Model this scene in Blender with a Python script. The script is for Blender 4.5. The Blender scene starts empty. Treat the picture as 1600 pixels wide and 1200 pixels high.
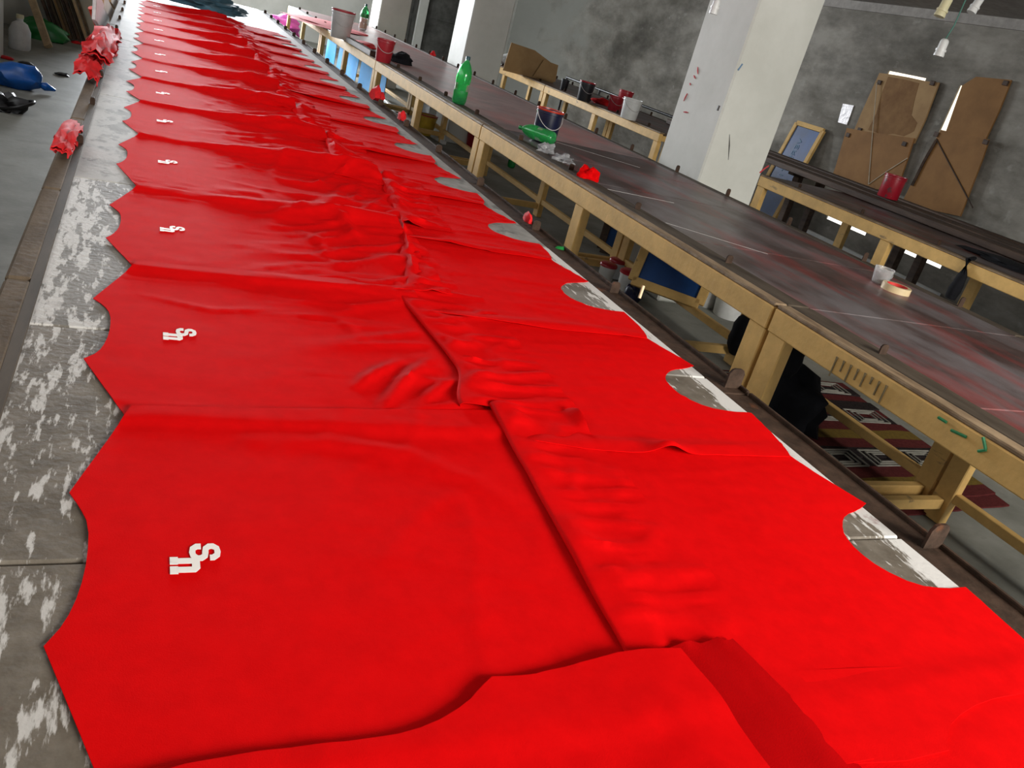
import bpy, bmesh, math, random
from mathutils import Vector, Matrix, noise, geometry
random.seed(7)
S = bpy.context.scene
COL = S.collection
# ---------------------------------------------------------------- camera
EYE = Vector((0, 0, 1.5)); FPX = 1277.26
RM = ((0.89972855, 0.06067183, 0.43157792),
      (-0.3588639, -0.45976574, 0.81201658),
      (0.24779387, -0.88595786, -0.39197007))      # rows: world X, Y, Z in image axes
cd = bpy.data.cameras.new('camera'); cam = bpy.data.objects.new('camera', cd); COL.objects.link(cam)
cd.sensor_width = 36; cd.lens = 36 * FPX / 1600; cd.clip_start = .02
mw = Matrix([[RM[r][0], -RM[r][1], -RM[r][2], EYE[r]] for r in range(3)] + [[0, 0, 0, 1]])
cam.matrix_world = mw
S.camera = cam
# ---------------------------------------------------------------- light and exposure
S.view_settings.view_transform = 'Standard'; S.view_settings.look = 'None'
S.view_settings.gamma = 1; S.view_settings.exposure = 0.33; S.view_settings.use_curve_mapping = False
W = bpy.data.worlds.new('world'); S.world = W; W.use_nodes = True
W.node_tree.nodes['Background'].inputs[0].default_value = (.80, .88, 1, 1)
W.node_tree.nodes['Background'].inputs[1].default_value = 1.0

def area(name, loc, target, sx, sy, power, col=(1, 1, 1), spread=180):
    l = bpy.data.lights.new(name, 'AREA'); l.shape = 'RECTANGLE'; l.size = sx; l.size_y = sy
    l.energy = power; l.color = col; l.spread = math.radians(spread)
    o = bpy.data.objects.new(name, l); COL.objects.link(o); o.location = loc
    o.rotation_euler = (Vector(target) - Vector(loc)).to_track_quat('-Z', 'Y').to_euler()
    return o
area('window_light_behind', (3.0, -1.9, 2.45), (1.9, 1.8, .8), 2.8, 1.3, 235, (1, .97, .90), 150)
area('window_light_far', (.6, 19.7, 2.0), (.4, 6, .9), 3.4, 1.5, 640, (.90, .95, 1), 100)
area('window_light_left', (-1.12, 5.0, 1.9), (1.6, 5.0, .75), 6.0, 1.1, 40, (.96, .98, 1))
area('window_light_left_far', (-1.12, 16.0, 1.9), (5, 16, 1.0), 5.0, 1.3, 190, (.93, .97, 1))  # added fill lamp that brightens the far walls, no window stands here

# ---------------------------------------------------------------- materials
def mat(name, col, rough=.7, spec=.5, metal=0, var=.15, scale=12, bump=0, bscale=60, col2=None, trans=0, emit=None, estr=0, alpha=1, sheen=0, stretch=(1, 1, 1), lo=.35, hi=.65, ior=1.45):
    m = bpy.data.materials.new(name); m.use_nodes = True
    nt = m.node_tree; b = nt.nodes['Principled BSDF']
    b.inputs['Roughness'].default_value = rough; b.inputs['Metallic'].default_value = metal
    b.inputs['Specular IOR Level'].default_value = spec; b.inputs['IOR'].default_value = ior
    b.inputs['Transmission Weight'].default_value = trans; b.inputs['Alpha'].default_value = alpha
    b.inputs['Sheen Weight'].default_value = sheen; b.inputs['Sheen Roughness'].default_value = .4
    tc = nt.nodes.new('ShaderNodeNewGeometry'); mp = nt.nodes.new('ShaderNodeMapping')
    mp.inputs['Scale'].default_value = stretch
    nt.links.new(tc.outputs['Position'], mp.inputs['Vector'])
    n = nt.nodes.new('ShaderNodeTexNoise'); n.inputs['Scale'].default_value = scale; n.inputs['Detail'].default_value = 6
    n.inputs['Roughness'].default_value = .65
    nt.links.new(mp.outputs[0], n.inputs['Vector'])
    r = nt.nodes.new('ShaderNodeValToRGB'); nt.links.new(n.outputs['Fac'], r.inputs[0])
    c2 = col2 or tuple(min(1, c * (1 + var)) for c in col)
    c1 = col if col2 else tuple(c * (1 - var) for c in col)
    r.color_ramp.elements[0].color = (*c1, 1); r.color_ramp.elements[1].color = (*c2, 1)
    r.color_ramp.elements[0].position = lo; r.color_ramp.elements[1].position = hi
    nt.links.new(r.outputs[0], b.inputs['Base Color'])
    if bump:
        n2 = nt.nodes.new('ShaderNodeTexNoise'); n2.inputs['Scale'].default_value = bscale; n2.inputs['Detail'].default_value = 4
        nt.links.new(tc.outputs['Position'], n2.inputs['Vector'])
        bp = nt.nodes.new('ShaderNodeBump'); bp.inputs['Strength'].default_value = bump; bp.inputs['Distance'].default_value = .01
        nt.links.new(n2.outputs['Fac'], bp.inputs['Height']); nt.links.new(bp.outputs[0], b.inputs['Normal'])
    if emit:
        b.inputs['Emission Color'].default_value = (*emit, 1); b.inputs['Emission Strength'].default_value = estr
    return m

def overlay(m, col, scale, lo, hi, stretch=(1, 1, 1), axis=None, a0=0, a1=1, detail=8, seed=0, amount=1.0, bias=(-.3, .22)):
    """mix another paint colour over a material where a noise passes a threshold; axis biases it along x or y between a0 and a1"""
    nt = m.node_tree; b = nt.nodes['Principled BSDF']
    src = b.inputs['Base Color'].links[0].from_socket
    g = nt.nodes.new('ShaderNodeNewGeometry'); mp = nt.nodes.new('ShaderNodeMapping')
    mp.inputs['Scale'].default_value = stretch; mp.inputs['Location'].default_value = (seed, seed * .7, seed * 1.3)
    nt.links.new(g.outputs['Position'], mp.inputs['Vector'])
    n = nt.nodes.new('ShaderNodeTexNoise'); n.inputs['Scale'].default_value = scale; n.inputs['Detail'].default_value = detail
    n.inputs['Roughness'].default_value = .62
    nt.links.new(mp.outputs[0], n.inputs['Vector'])
    v = n.outputs['Fac']
    if axis is not None:
        sp = nt.nodes.new('ShaderNodeSeparateXYZ'); nt.links.new(g.outputs['Position'], sp.inputs[0])
        mr = nt.nodes.new('ShaderNodeMapRange'); mr.inputs['From Min'].default_value = a0; mr.inputs['From Max'].default_value = a1
        mr.inputs['To Min'].default_value = bias[0]; mr.inputs['To Max'].default_value = bias[1]
        nt.links.new(sp.outputs[axis], mr.inputs['Value'])
        ad = nt.nodes.new('ShaderNodeMath'); ad.operation = 'ADD'
        nt.links.new(v, ad.inputs[0]); nt.links.new(mr.outputs[0], ad.inputs[1]); v = ad.outputs[0]
    mr2 = nt.nodes.new('ShaderNodeMapRange'); mr2.inputs['From Min'].default_value = lo; mr2.inputs['From Max'].default_value = hi
    mr2.inputs['To Max'].default_value = amount
    nt.links.new(v, mr2.inputs['Value'])
    mx = nt.nodes.new('ShaderNodeMix'); mx.data_type = 'RGBA'
    nt.links.new(mr2.outputs[0], mx.inputs['Factor']); nt.links.new(src, mx.inputs[6]); mx.inputs[7].default_value = (*col, 1)
    nt.links.new(mx.outputs[2], b.inputs['Base Color'])
    return m

M = {}
M['red'] = mat('red_jersey', (.66, .0028, .0036), .75, .012, var=.05, scale=30, bump=.12, bscale=900)
M['red_back'] = mat('red_jersey_reverse', (.40, .0012, .002), .75, .02, var=.05, scale=20, bump=.1, bscale=500)
M['red_rag'] = mat('red_rag', (.55, .012, .015), .8, .3, var=.25, scale=20)
M['ink'] = mat('white_print', (.86, .82, .78), .6, .4, var=.03)
WH = (.60, .585, .56)
m = mat('worn_brown_board', (.105, .087, .066), .65, .25, col2=(.19, .165, .133), scale=14, bump=.12, bscale=90)
overlay(m, WH, 24, .53, .59, (2.6, .6, 1), seed=3, axis=0, a0=.02, a1=-.14, amount=.85, bias=(-.06, .03))
overlay(m, WH, 45, .50, .56, (1.6, .35, 1), axis=0, a0=1.16, a1=1.24, seed=9, bias=(-.22, .30))
overlay(m, (.20, .03, .03), 9, .66, .72, seed=4, amount=.6)
M['board_near'] = m
m = mat('worn_grey_board', (.135, .12, .10), .65, .25, col2=(.235, .22, .195), scale=10, bump=.12, bscale=90)
overlay(m, WH, 26, .52, .58, (2.4, .55, 1), seed=1, axis=0, a0=.0, a1=-.145, amount=.88, bias=(-.05, .13))
overlay(m, WH, 45, .50, .56, (1.6, .35, 1), axis=0, a0=1.16, a1=1.24, seed=9, bias=(-.22, .30))
overlay(m, (.12, .1, .09), 7, .62, .70, seed=4, amount=.6)
M['board_mid'] = m
m = mat('pale_grey_board', (.20, .192, .175), .7, .2, col2=(.32, .312, .29), scale=8, bump=.08)
overlay(m, (.10, .10, .095), 12, .54, .62, (1, .8, 1), seed=6, amount=.7)
overlay(m, WH, 22, .52, .60, (1, .6, 1), seed=2, amount=.45, axis=0, a0=.3, a1=-.18)
M['board_grey'] = m
m = mat('white_board', (.36, .355, .33), .7, .2, col2=(.46, .455, .43), scale=6)
M['board_white'] = m
m = mat('pinkish_white_board', (.44, .415, .39), .6, .2, col2=(.50, .475, .455), scale=3)
overlay(m, (.52, .22, .18), 1.1, .48, .62, seed=5, amount=.7)
M['board_pink'] = m
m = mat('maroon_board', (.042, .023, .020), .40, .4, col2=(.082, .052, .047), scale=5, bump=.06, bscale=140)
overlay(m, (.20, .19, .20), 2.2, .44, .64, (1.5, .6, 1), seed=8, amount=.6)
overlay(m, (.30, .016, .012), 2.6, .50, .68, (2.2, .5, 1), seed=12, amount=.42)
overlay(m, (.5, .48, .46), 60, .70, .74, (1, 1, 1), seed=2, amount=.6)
M['board_maroon'] = m
m = mat('pink_stained_board', (.22, .14, .14), .35, .5, col2=(.36, .24, .23), scale=4)
overlay(m, (.50, .12, .11), 1.6, .5, .66, (1, .6, 1), seed=3, amount=.6)
overlay(m, (.14, .13, .13), 2.2, .55, .68, seed=21, amount=.6)
M['board_maroon_far'] = m
m = mat('yellow_painted_wood', (.62, .39, .135), .6, .25, var=.12, scale=9, bump=.1, bscale=50)
overlay(m, (.16, .12, .07), 18, .64, .70, (1, .3, 1), seed=4, amount=.7)
M['wood'] = m
M['wood_worn'] = mat('worn_rail_wood', (.12, .075, .04), .6, .4, col2=(.30, .215, .13), scale=22, stretch=(1, .25, 1), bump=.2)
M['rail_brown'] = mat('brown_rail', (.075, .053, .034), .75, .15, col2=(.14, .105, .072), scale=14, stretch=(1, .3, 1), bump=.15)
m = mat('dark_iron', (.030, .018, .012), .75, .15, col2=(.062, .037, .025), scale=25, bump=.2)
overlay(m, (.16, .055, .02), 11, .60, .70, seed=2, amount=.7)
M['iron'] = m
M['strip'] = mat('dark_plank', (.045, .034, .024), .7, .2, col2=(.085, .066, .048), scale=14, stretch=(1, .2, 1))
M['plank_dark'] = mat('old_dark_plank', (.035, .02, .013), .65, .4, col2=(.10, .062, .042), scale=18, stretch=(1, .12, 1), bump=.2)
m = mat('concrete_floor', (.145, .145, .125), .6, .25, col2=(.26, .26, .232), scale=1.7, bump=.1, bscale=30)
overlay(m, (.13, .125, .11), 3.5, .56, .70, (1, 1.6, 1), seed=5, amount=.6)
overlay(m, (.08, .075, .065), 40, .70, .75, (1, 2, 1), seed=7, amount=.6)
M['floor'] = m
m = mat('stained_plaster', (.15, .138, .115), .85, .2, col2=(.33, .31, .27), scale=2.3, bump=.3, bscale=18, stretch=(1, .5, 1.1))
overlay(m, (.075, .070, .06), 1.5, .50, .70, (1, .5, 1.1), seed=3, amount=.75)
overlay(m, (.42, .41, .37), 7, .60, .70, (1, .6, 1), seed=6, amount=.4)
overlay(m, (.27, .27, .24), 1.6, .40, .62, (1, .6, 1), axis=1, a0=13.0, a1=18.5, seed=9, amount=.9, bias=(-.35, .22))
M['wall'] = m
M['paint'] = mat('pale_painted_plaster', (.42, .42, .38), .8, .3, col2=(.52, .52, .48), scale=1.4, bump=.06, bscale=20)
m = mat('whitewashed_pillar', (.50, .50, .45), .7, .3, col2=(.58, .58, .53), scale=2.2, bump=.08, bscale=15)
overlay(m, (.20, .19, .17), 8, .68, .74, (1, 1, .6), seed=5, amount=.5)
M['pillar'] = m
M['paint_dim'] = mat('dull_painted_plaster', (.22, .22, .195), .85, .2, col2=(.30, .30, .27), scale=1.4)
M['ceiling'] = mat('ceiling_plaster', (.32, .30, .275), .9, .2)
M['dark_door'] = mat('dark_stained_door', (.035, .034, .03), .6, .4, col2=(.10, .10, .09), scale=3)
m = mat('brown_hardboard', (.21, .10, .030), .7, .3, col2=(.28, .14, .045), scale=3)
M['card'] = m
M['card_light'] = mat('pale_cardboard', (.30, .18, .08), .75, .3, col2=(.38, .24, .11), scale=4)
m = mat('stained_cardboard', (.16, .070, .016), .7, .3, col2=(.24, .125, .04), scale=5)
M['card_stained'] = m
M['string'] = mat('pale_string', (.45, .38, .28), .8)
M['dark_string'] = mat('dark_string', (.05, .03, .02), .8)
M['foil'] = mat('silver_tape', (.42, .40, .40), .35, .5, .35, bump=.6, bscale=25)
M['glow'] = mat('daylight_opening', (.9, .9, .9), emit=(1, .97, .9), estr=1.6)
M['glow_warm'] = mat('daylight_gap', (.9, .85, .75), emit=(1, .9, .72), estr=1.1)
M['blue'] = mat('blue_screen_mesh', (.004, .045, .17), .45, .5, var=.3, scale=3)
m = mat('bright_blue_sheet', (.05, .42, .95), .6, .2, var=.08, scale=4)
overlay(m, (.25, .5, .85), 6, .60, .66, seed=3, amount=.4)
M['blue_bright'] = m
M['blue_bag'] = mat('blue_plastic', (.004, .10, .42), .3, .5, var=.2, scale=10)
M['letter_pale'] = mat('faint_blue_lettering', (.10, .19, .30), .6)
M['white_pl'] = mat('white_plastic', (.62, .62, .60), .4, .5, var=.08)
M['grey_pl'] = mat('grey_plastic', (.40, .38, .37), .4, .5, col2=(.50, .47, .46), scale=6)
M['cream_pl'] = mat('cream_plastic', (.60, .55, .34), .4, .5, var=.05)
M['red_pl'] = mat('red_plastic', (.30, .010, .018), .35, .5, col2=(.38, .02, .03), scale=9)
m = mat('red_can', (.32, .008, .02), .35, .5, var=.1)
overlay(m, (.06, .05, .05), 14, .60, .66, seed=3, amount=.8); overlay(m, (.6, .5, .5), 30, .68, .72, seed=8, amount=.7)
M['red_can'] = m
m = mat('navy_drum', (.006, .008, .03), .35, .5, var=.4)
overlay(m, (.4, .4, .45), 40, .69, .73, seed=3, amount=.7)
M['navy'] = m
M['ink_red'] = mat('red_ink', (.42, .03, .012), .35, .5, var=.25)
M['dark_pl'] = mat('dark_plastic', (.018, .018, .022), .4, .5, var=.3)
M['black'] = mat('black_cloth', (.006, .006, .008), .85, .2, var=.3)
M['green'] = mat('green_bottle_plastic', (.08, .70, .22), .12, .5, var=.05, trans=.8, emit=None)
M['green_dk'] = mat('green_plastic', (.01, .17, .035), .3, .5, var=.2)
M['cap'] = mat('dark_teal_cap', (.005, .05, .06), .4)
M['orange'] = mat('orange_liquid', (.75, .30, .01), .3, .5)
M['clear'] = mat('clear_plastic', (.9, .9, .9), .12, .5, trans=.85)
M['film'] = mat('crumpled_film', (.42, .42, .43), .25, .5, var=.2, trans=.3)
M['yellow_pl'] = mat('yellow_plastic', (.50, .33, .03), .4)
M['tape'] = mat('tan_tape', (.55, .43, .25), .35, .5, var=.08)
M['tape_core'] = mat('red_tape_core', (.50, .03, .025), .5)
m = mat('teal_heap', (.03, .075, .10), .7, .4, col2=(.06, .13, .17), scale=9)
M['teal'] = m
M['pink'] = mat('pink_cloth', (.62, .10, .45), .8, var=.2)
M['rug_red'] = mat('maroon_wool', (.065, .013, .013), .95, .1, col2=(.10, .02, .019), scale=60, bump=.4, bscale=220)
M['rug_dark'] = mat('dark_wool', (.020, .015, .015), .95, .1, var=.4, scale=60, bump=.4, bscale=220)
M['rug_yellow'] = mat('mustard_wool', (.16, .105, .02), .95, .1, col2=(.11, .07, .018), scale=60, bump=.4, bscale=220)
M['rug_white'] = mat('pale_wool', (.22, .21, .18), .95, .1, var=.2)
M['pole'] = mat('raw_pale_wood', (.40, .29, .17), .6, .4, var=.18, scale=12)
M['cable'] = mat('black_cable', (.008, .008, .009), .4)
M['wire'] = mat('green_wire', (.02, .13, .09), .5)
M['green_paint'] = mat('green_paint_mark', (.03, .20, .08), .5)
M['red_paint'] = mat('red_paint_mark', (.50, .05, .06), .6)
M['dark_paint'] = mat('dark_paint_mark', (.06, .055, .05), .7)
M['grey_drip'] = mat('grey_varnish_drip', (.20, .155, .085), .5)
M['white_line'] = mat('white_scratch', (.42, .40, .38), .6)

# ---------------------------------------------------------------- mesh helpers
class MB:
    def __init__(s): s.v = []; s.f = []; s.smooth = False
    def add(s, vs, fs):
        k = len(s.v); s.v += [Vector(v) for v in vs]; s.f += [[i + k for i in f] for f in fs]; return s
    def box(s, x0, x1, y0, y1, z0, z1, c=.004):
        c = min(c, abs(x1 - x0) / 3, abs(y1 - y0) / 3, abs(z1 - z0) / 3)
        bm = bmesh.new(); bmesh.ops.create_cube(bm, size=1)
        for v in bm.verts: v.co = Vector(((x0 + x1) / 2 + v.co.x * (x1 - x0), (y0 + y1) / 2 + v.co.y * (y1 - y0), (z0 + z1) / 2 + v.co.z * (z1 - z0)))
        if c > 0: bmesh.ops.bevel(bm, geom=bm.edges[:], offset=c, segments=1, affect='EDGES')
        bm.verts.index_update(); s.add([v.co.copy() for v in bm.verts], [[v.index for v in f.verts] for f in bm.faces]); bm.free(); return s
    def bar(s, a, b, w, h, up=(0, 0, 1), c=.003):
        """a rectangular bar from a to b, w across, h along up"""
        a = Vector(a); b = Vector(b); d = (b - a); L = d.length; d.normalize(); u = Vector(up)
        r = d.cross(u).normalized(); u = r.cross(d)
        t = MB().box(-w / 2, w / 2, 0, L, -h / 2, h / 2, c)
        s.add([a + r * v.x + d * v.y + u * v.z for v in t.v], t.f); return s
    def tube(s, pts, rad, n=8, cap=True):
        pts = [Vector(p) for p in pts]; R = rad if isinstance(rad, (list, tuple)) else [rad] * len(pts)
        k0 = len(s.v); ref = Vector((.3, .2, 1)).normalized()
        for i, p in enumerate(pts):
            d = (pts[min(i + 1, len(pts) - 1)] - pts[max(i - 1, 0)]).normalized()
            if abs(d.dot(ref)) > .95: ref = Vector((1, .1, 0)).normalized()
            x = d.cross(ref).normalized(); y = d.cross(x)
            for j in range(n):
                a = 2 * math.pi * j / n; s.v.append(p + (x * math.cos(a) + y * math.sin(a)) * R[i])
        for i in range(len(pts) - 1):
            for j in range(n):
                a = k0 + i * n + j; b = k0 + i * n + (j + 1) % n
                s.f.append([a, b, b + n, a + n])
        if cap: s.f.append([k0 + j for j in range(n)][::-1]); s.f.append([k0 + (len(pts) - 1) * n + j for j in range(n)])
        s.smooth = True; return s
    def lathe(s, prof, n=24, closed=False):
        k0 = len(s.v)
        for r, z in prof:
            for j in range(n):
                a = 2 * math.pi * j / n; s.v.append(Vector((r * math.cos(a), r * math.sin(a), z)))
        P = len(prof)
        for i in range(P - 1 + (1 if closed else 0)):
            for j in range(n):
                a = k0 + i * n + j; b = k0 + i * n + (j + 1) % n; c = k0 + ((i + 1) % P) * n + (j + 1) % n; d = k0 + ((i + 1) % P) * n + j
                s.f.append([a, b, c, d])
        s.smooth = True; return s
    def slab(s, poly, z0, z1, ax='xy', off=0):
        """extrude a flat polygon; ax 'xy': z0..z1 along z; 'yz': along x; 'xz': along y"""
        n = len(poly)
        def P(p, t): return Vector((p[0], p[1], t)) if ax == 'xy' else (Vector((t, p[0], p[1])) if ax == 'yz' else Vector((p[0], t, p[1])))
        vs = [P(p, z0) for p in poly] + [P(p, z1) for p in poly]
        tris = geometry.tessellate_polygon([[Vector((p[0], p[1], 0)) for p in poly]])
        fs = [list(t) for t in tris] + [[i + n for i in t][::-1] for t in tris]
        fs += [[i, (i + 1) % n, (i + 1) % n + n, i + n] for i in range(n)]
        return s.add(vs, fs)
    def xf(s, mtx): s.v = [mtx @ v for v in s.v]; return s

def obj(name, mb, material, parent=None, smooth=None, mods=(), org=None):
    me = bpy.data.meshes.new(name)
    o = bpy.data.objects.new(name, me); COL.objects.link(o)
    off = parent.location if parent is not None else (Vector(org) if org is not None else Vector((0, 0, 0)))
    if parent is not None and parent.parent is not None: off = parent.location + parent.parent.location
    me.from_pydata([v - off for v in mb.v], [], mb.f)
    bm = bmesh.new(); bm.from_mesh(me); bmesh.ops.recalc_face_normals(bm, faces=bm.faces[:]); bm.to_mesh(me); bm.free()
    me.materials.append(material)
    if smooth if smooth is not None else mb.smooth:
        for p in me.polygons: p.use_smooth = True
        me.set_sharp_from_angle(angle=math.radians(50))
    if parent is not None: o.parent = parent
    elif org is not None: o.location = off
    for m_ in mods: m_(o)
    return o

def thing(name, label, cat, loc, group=None):
    o = bpy.data.objects.new(name, None); COL.objects.link(o); o.location = Vector(loc); o.empty_display_size = .05
    return tag(o, label, cat, group)
def tag(o, label, cat, group=None):
    o['label'] = label; o['category'] = cat; o['kind'] = 'thing'
    if group: o['group'] = group
    return o
def struct(name, mb, material, parent=None, **k):
    o = obj(name, mb, material, parent, **k)
    if parent is None: o['kind'] = 'structure'
    return o
def copy_thing(root, loc, label=None, group=None):
    r = root.copy(); COL.objects.link(r); r.location = Vector(loc)
    if label: r['label'] = label
    if group: r['group'] = group
    for ch in list(root.children):
        c = ch.copy(); COL.objects.link(c); c.parent = r
        for g in list(ch.children):
            d = g.copy(); COL.objects.link(d); d.parent = c
    return r
def sstep(a, b, x):
    t = max(0., min(1., (x - a) / (b - a))); return t * t * (3 - 2 * t)
def nz(x, y, z=0.): return noise.noise(Vector((x, y, z)))
def ray(px, py):
    d = (px - 800, py - 600, FPX); return Vector([sum(RM[r][k] * d[k] for k in range(3)) for r in range(3)])
def on(px, py, **k):
    """the point of the plane x=, y= or z= that the photograph shows at this pixel"""
    d = ray(px, py); ax, val = list(k.items())[0]; i = 'xyz'.index(ax)
    return EYE + d * ((val - EYE[i]) / d[i])
TZ = .87                                             # table tops
def tp(px, py, z=TZ): return on(px, py, z=z)
def fp(px, py): return on(px, py, z=0)

# ---------------------------------------------------------------- room shell
XR, XL, YE, YF, ZC = 8.0, -1.2, 20.0, -3.6, 2.80
struct('floor', MB().box(XL - .7, XR + .2, YF, YE + .2, -.1, 0, 0), M['floor'])
struct('ceiling', MB().box(XL - .7, XR + .2, YF, YE + .2, ZC, ZC + .15, 0), M['ceiling'])

def wall_with_holes(name, plane, a0, a1, z0, z1, t0, t1, holes, material):
    """a wall in the plane x= or y= built of blocks around its openings"""
    mb = MB(); hs = sorted(holes); cur = a0
    def blk(p, q, r, s_):
        if q - p < 1e-4 or s_ - r < 1e-4: return
        if plane == 'x': mb.box(t0, t1, p, q, r, s_, 0)
        else: mb.box(p, q, t0, t1, r, s_, 0)
    cuts = sorted({a0, a1, *[h[0] for h in hs], *[h[1] for h in hs]})
    for p, q in zip(cuts, cuts[1:]):
        mid = (p + q) / 2; zs = sorted([(h[2], h[3]) for h in hs if h[0] < mid < h[1]]); c = z0
        for r, s_ in zs: blk(p, q, c, r); c = s_
        blk(p, q, c, z1)
    return struct(name, mb, material)
low1 = on(1300, 338, x=XR); low2 = on(1423, 393, x=XR)
WIN_R = [(7.42, 8.0, 1.0, 2.10), (6.47, on(1472, 203, x=XR).y + .03, 1.2, 2.10), (low1.y - .62, low1.y + .08, .27, .41), (low2.y - .45, low2.y + .2, .27, .42)]
wall_with_holes('wall_right', 'x', YF, YE + .2, 0, ZC, XR, XR + .2, WIN_R, M['wall'])
wall_with_holes('wall_left', 'x', YF, 9.6, 0, ZC, XL - .5, XL, [(4.8, 9.2, 1.25, 2.5)], M['paint'])
wall_with_holes('wall_end', 'y', XL - .2, XR, 0, ZC, YE, YE + .2, [(-.9, 3.1, .95, 2.75)], M['paint'])
# cross wall at the end of the left aisle
struct('wall_aisle', MB().box(XL - .6, -.34, 12.0, 12.2, 0, ZC, 0), M['paint'])
struct('wall_recess', MB().box(XL - .6, XL - .4, 9.6, 12.0, 0, ZC, 0), M['paint'])
for k, (y0, y1, z0, z1) in enumerate(WIN_R):
    w = struct('window_%d' % (k + 1), MB().box(XR + .02, XR + .04, y0, y1, z0, z1, 0), M['glow'] if k > 1 else M['glow_warm'])
w = struct('window_5', MB().box(-.9, 3.1, YE + .02, YE + .10, .95, 1.0), M['paint'])
for k in range(6):
    x = -.9 + 4.0 * k / 5
    obj('window_bar', MB().box(x - .03, x + .03, YE + .03, YE + .09, 1.0, 2.75), M['grey_pl'], w)
# wall parts that read differently: paler painted end of right wall
struct('trim_2', MB().box(XR - .03, XR, YF, 10.6, 2.70, ZC, 0), M['ceiling'])
# dark doors in the end wall
for k, (x0, x1) in enumerate(((4.86, 5.62), (5.86, 6.86))):
    d = struct('door_%d' % (k + 1), MB().box(x0, x1, YE - .05, YE - .005, 0, 2.3, .01), M['dark_door'])
    for z0, z1 in ((.15, 1.0), (1.12, 2.15)):
        obj('door_panel', MB().box(x0 + .1, x1 - .1, YE - .065, YE - .05, z0, z1, .012), M['dark_door'], d)
struct('trim_3', MB().box(5.64, 5.84, YE - .12, YE, 0, 2.45), M['paint'])
struct('trim_4', MB().box(4.64, 4.84, YE - .12, YE, 0, 2.45), M['paint'])
# whitewashed pillars
def pillar(x0, x1, y0, y1, k):
    p = struct('trim_%d' % k, MB().box(x0, x1, y0, y1, 0, ZC, .012), M['pillar']); return p
pil = pillar(3.40, 3.89, 4.62, 5.16, 5)
pillar(3.40, 3.89, 9.78, 10.34, 6)
pillar(3.40, 3.89, 14.2, 14.8, 7)
# paint marks on the nearest pillar
rng = random.Random(3)
def mark(name, pts, r, material, parent):
    return obj(name, MB().tube(pts, r, 5), material, parent)
for (a, b, mm, r) in (((1555, 1075), (1400, 1140), 'red_paint', .006),):
    pass
yf = 4.62
for q0, q1, mm, r in (((1352, 1070), (1568, 1082), 'red_paint', .0), ):
    pass
mark('paint_streak', [on(1187, 270, y=yf - .001), on(1194, 264, y=yf - .001), on(1201, 259, y=yf - .001)], .005, M['red_paint'], pil)
mark('paint_streak', [on(1140, 210, y=yf), on(1139.5, 228, y=yf), on(1138, 250, y=yf)], [.002, .006, .002], M['dark_paint'], pil)
mark('paint_streak', [on(1124, 165, y=yf), on(1121, 173, y=yf)], .008, M['dark_paint'], pil)
mark('paint_streak', [on(1160, 100, y=yf), on(1153, 110, y=yf)], .006, M['letter_pale'], pil)
for q in ((1084, 118), (1078, 130), (1074, 146), (1068, 175), (1090, 105)):
    a = on(*q, x=3.399); b = a + Vector((0, rng.uniform(-.06, .06), rng.uniform(-.06, .02)))
    mark('paint_streak', [a, (a + b) / 2, b], [.003, .006, .002], M['red_paint'], pil)

# ---------------------------------------------------------------- printing tables
def stop(mb, x, y, z, w=.042, h=.05, t=.006):
    poly = [(-w / 2, 0), (w / 2, 0), (w / 2, h * .75), (w * .36, h * .95), (w * .2, h), (-w * .2, h), (-w * .36, h * .95), (-w / 2, h * .75)]
    return mb.slab([(x + p[0], z + p[1]) for p in poly], y - t / 2, y + t / 2, 'xz')

# the long table in front, under the red pieces
T1 = thing('printing_table', 'long front printing table with worn white-flecked top under the red fabric pieces', 'table', (.57, 5.4, 0))
for (y0, y1, mt) in ((-.6, .793, 'board_near'), (.797, 1.408, 'board_near'), (1.412, 2.355, 'board_mid'), (2.36, 3.6, 'board_grey'), (3.604, 5.425, 'board_grey'), (5.43, 8.2, 'board_white'), (8.204, 11.35, 'board_pink')):
    obj('tabletop_board', MB().box(-.15, 1.245, y0, y1, TZ - .03, TZ, .003), M[mt], T1)
YS = [-.6, .35, 1.587, 2.19, 3.04, 4.5, 6.0, 7.6, 9.4, 11.35]
for a, b in zip(YS, YS[1:]):                          # left rail, laid end to end
    obj('left_rail', MB().box(-.196, -.152, a + .004, b - .004, TZ - .07, TZ + .008, .006), M['rail_brown'], T1)
obj('left_angle', MB().box(-.156, -.138, -.6, 11.35, TZ, TZ + .006, .001), M['strip'], T1)
YS = [-.6, 1.34, 3.2, 5.6, 8.5, 11.35]
for a, b in zip(YS, YS[1:]):
    mb = MB().box(1.245, 1.325, a + .003, b - .003, TZ - .012, TZ - .004, .002).box(1.317, 1.327, a + .003, b - .003, TZ - .07, TZ + .004, .002)
    obj('right_rail', mb, M['iron'], T1)
for k in range(18):
    y = .77 + .605 * k
    obj('stop', stop(MB(), 1.297, y, TZ - .005, .044 if k < 2 else .03, .05 if k < 2 else .035), M['iron'], T1)
for k in range(14):
    y = 2.72 + .62 * k
    obj('stop', stop(MB(), -.147, y, TZ, .016, .03, .02), M['iron'], T1)
for y in (-.3, 1.2, 2.7, 4.2, 5.7, 7.2, 8.7, 10.2, 11.25):
    for x in (-.11, 1.19):
        obj('leg', MB().box(x - .03, x + .03, y - .035, y + .035, 0, TZ - .1, .004), M['wood'], T1)
    obj('cross_beam', MB().box(-.14, 1.22, y - .03, y + .03, TZ - .1, TZ - .031, .004), M['wood'], T1)
for x in (-.11, 1.19):
    obj('long_beam', MB().box(x - .02, x + .02, -.5, 11.3, TZ - .16, TZ - .101, .004), M['wood'], T1)

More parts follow.
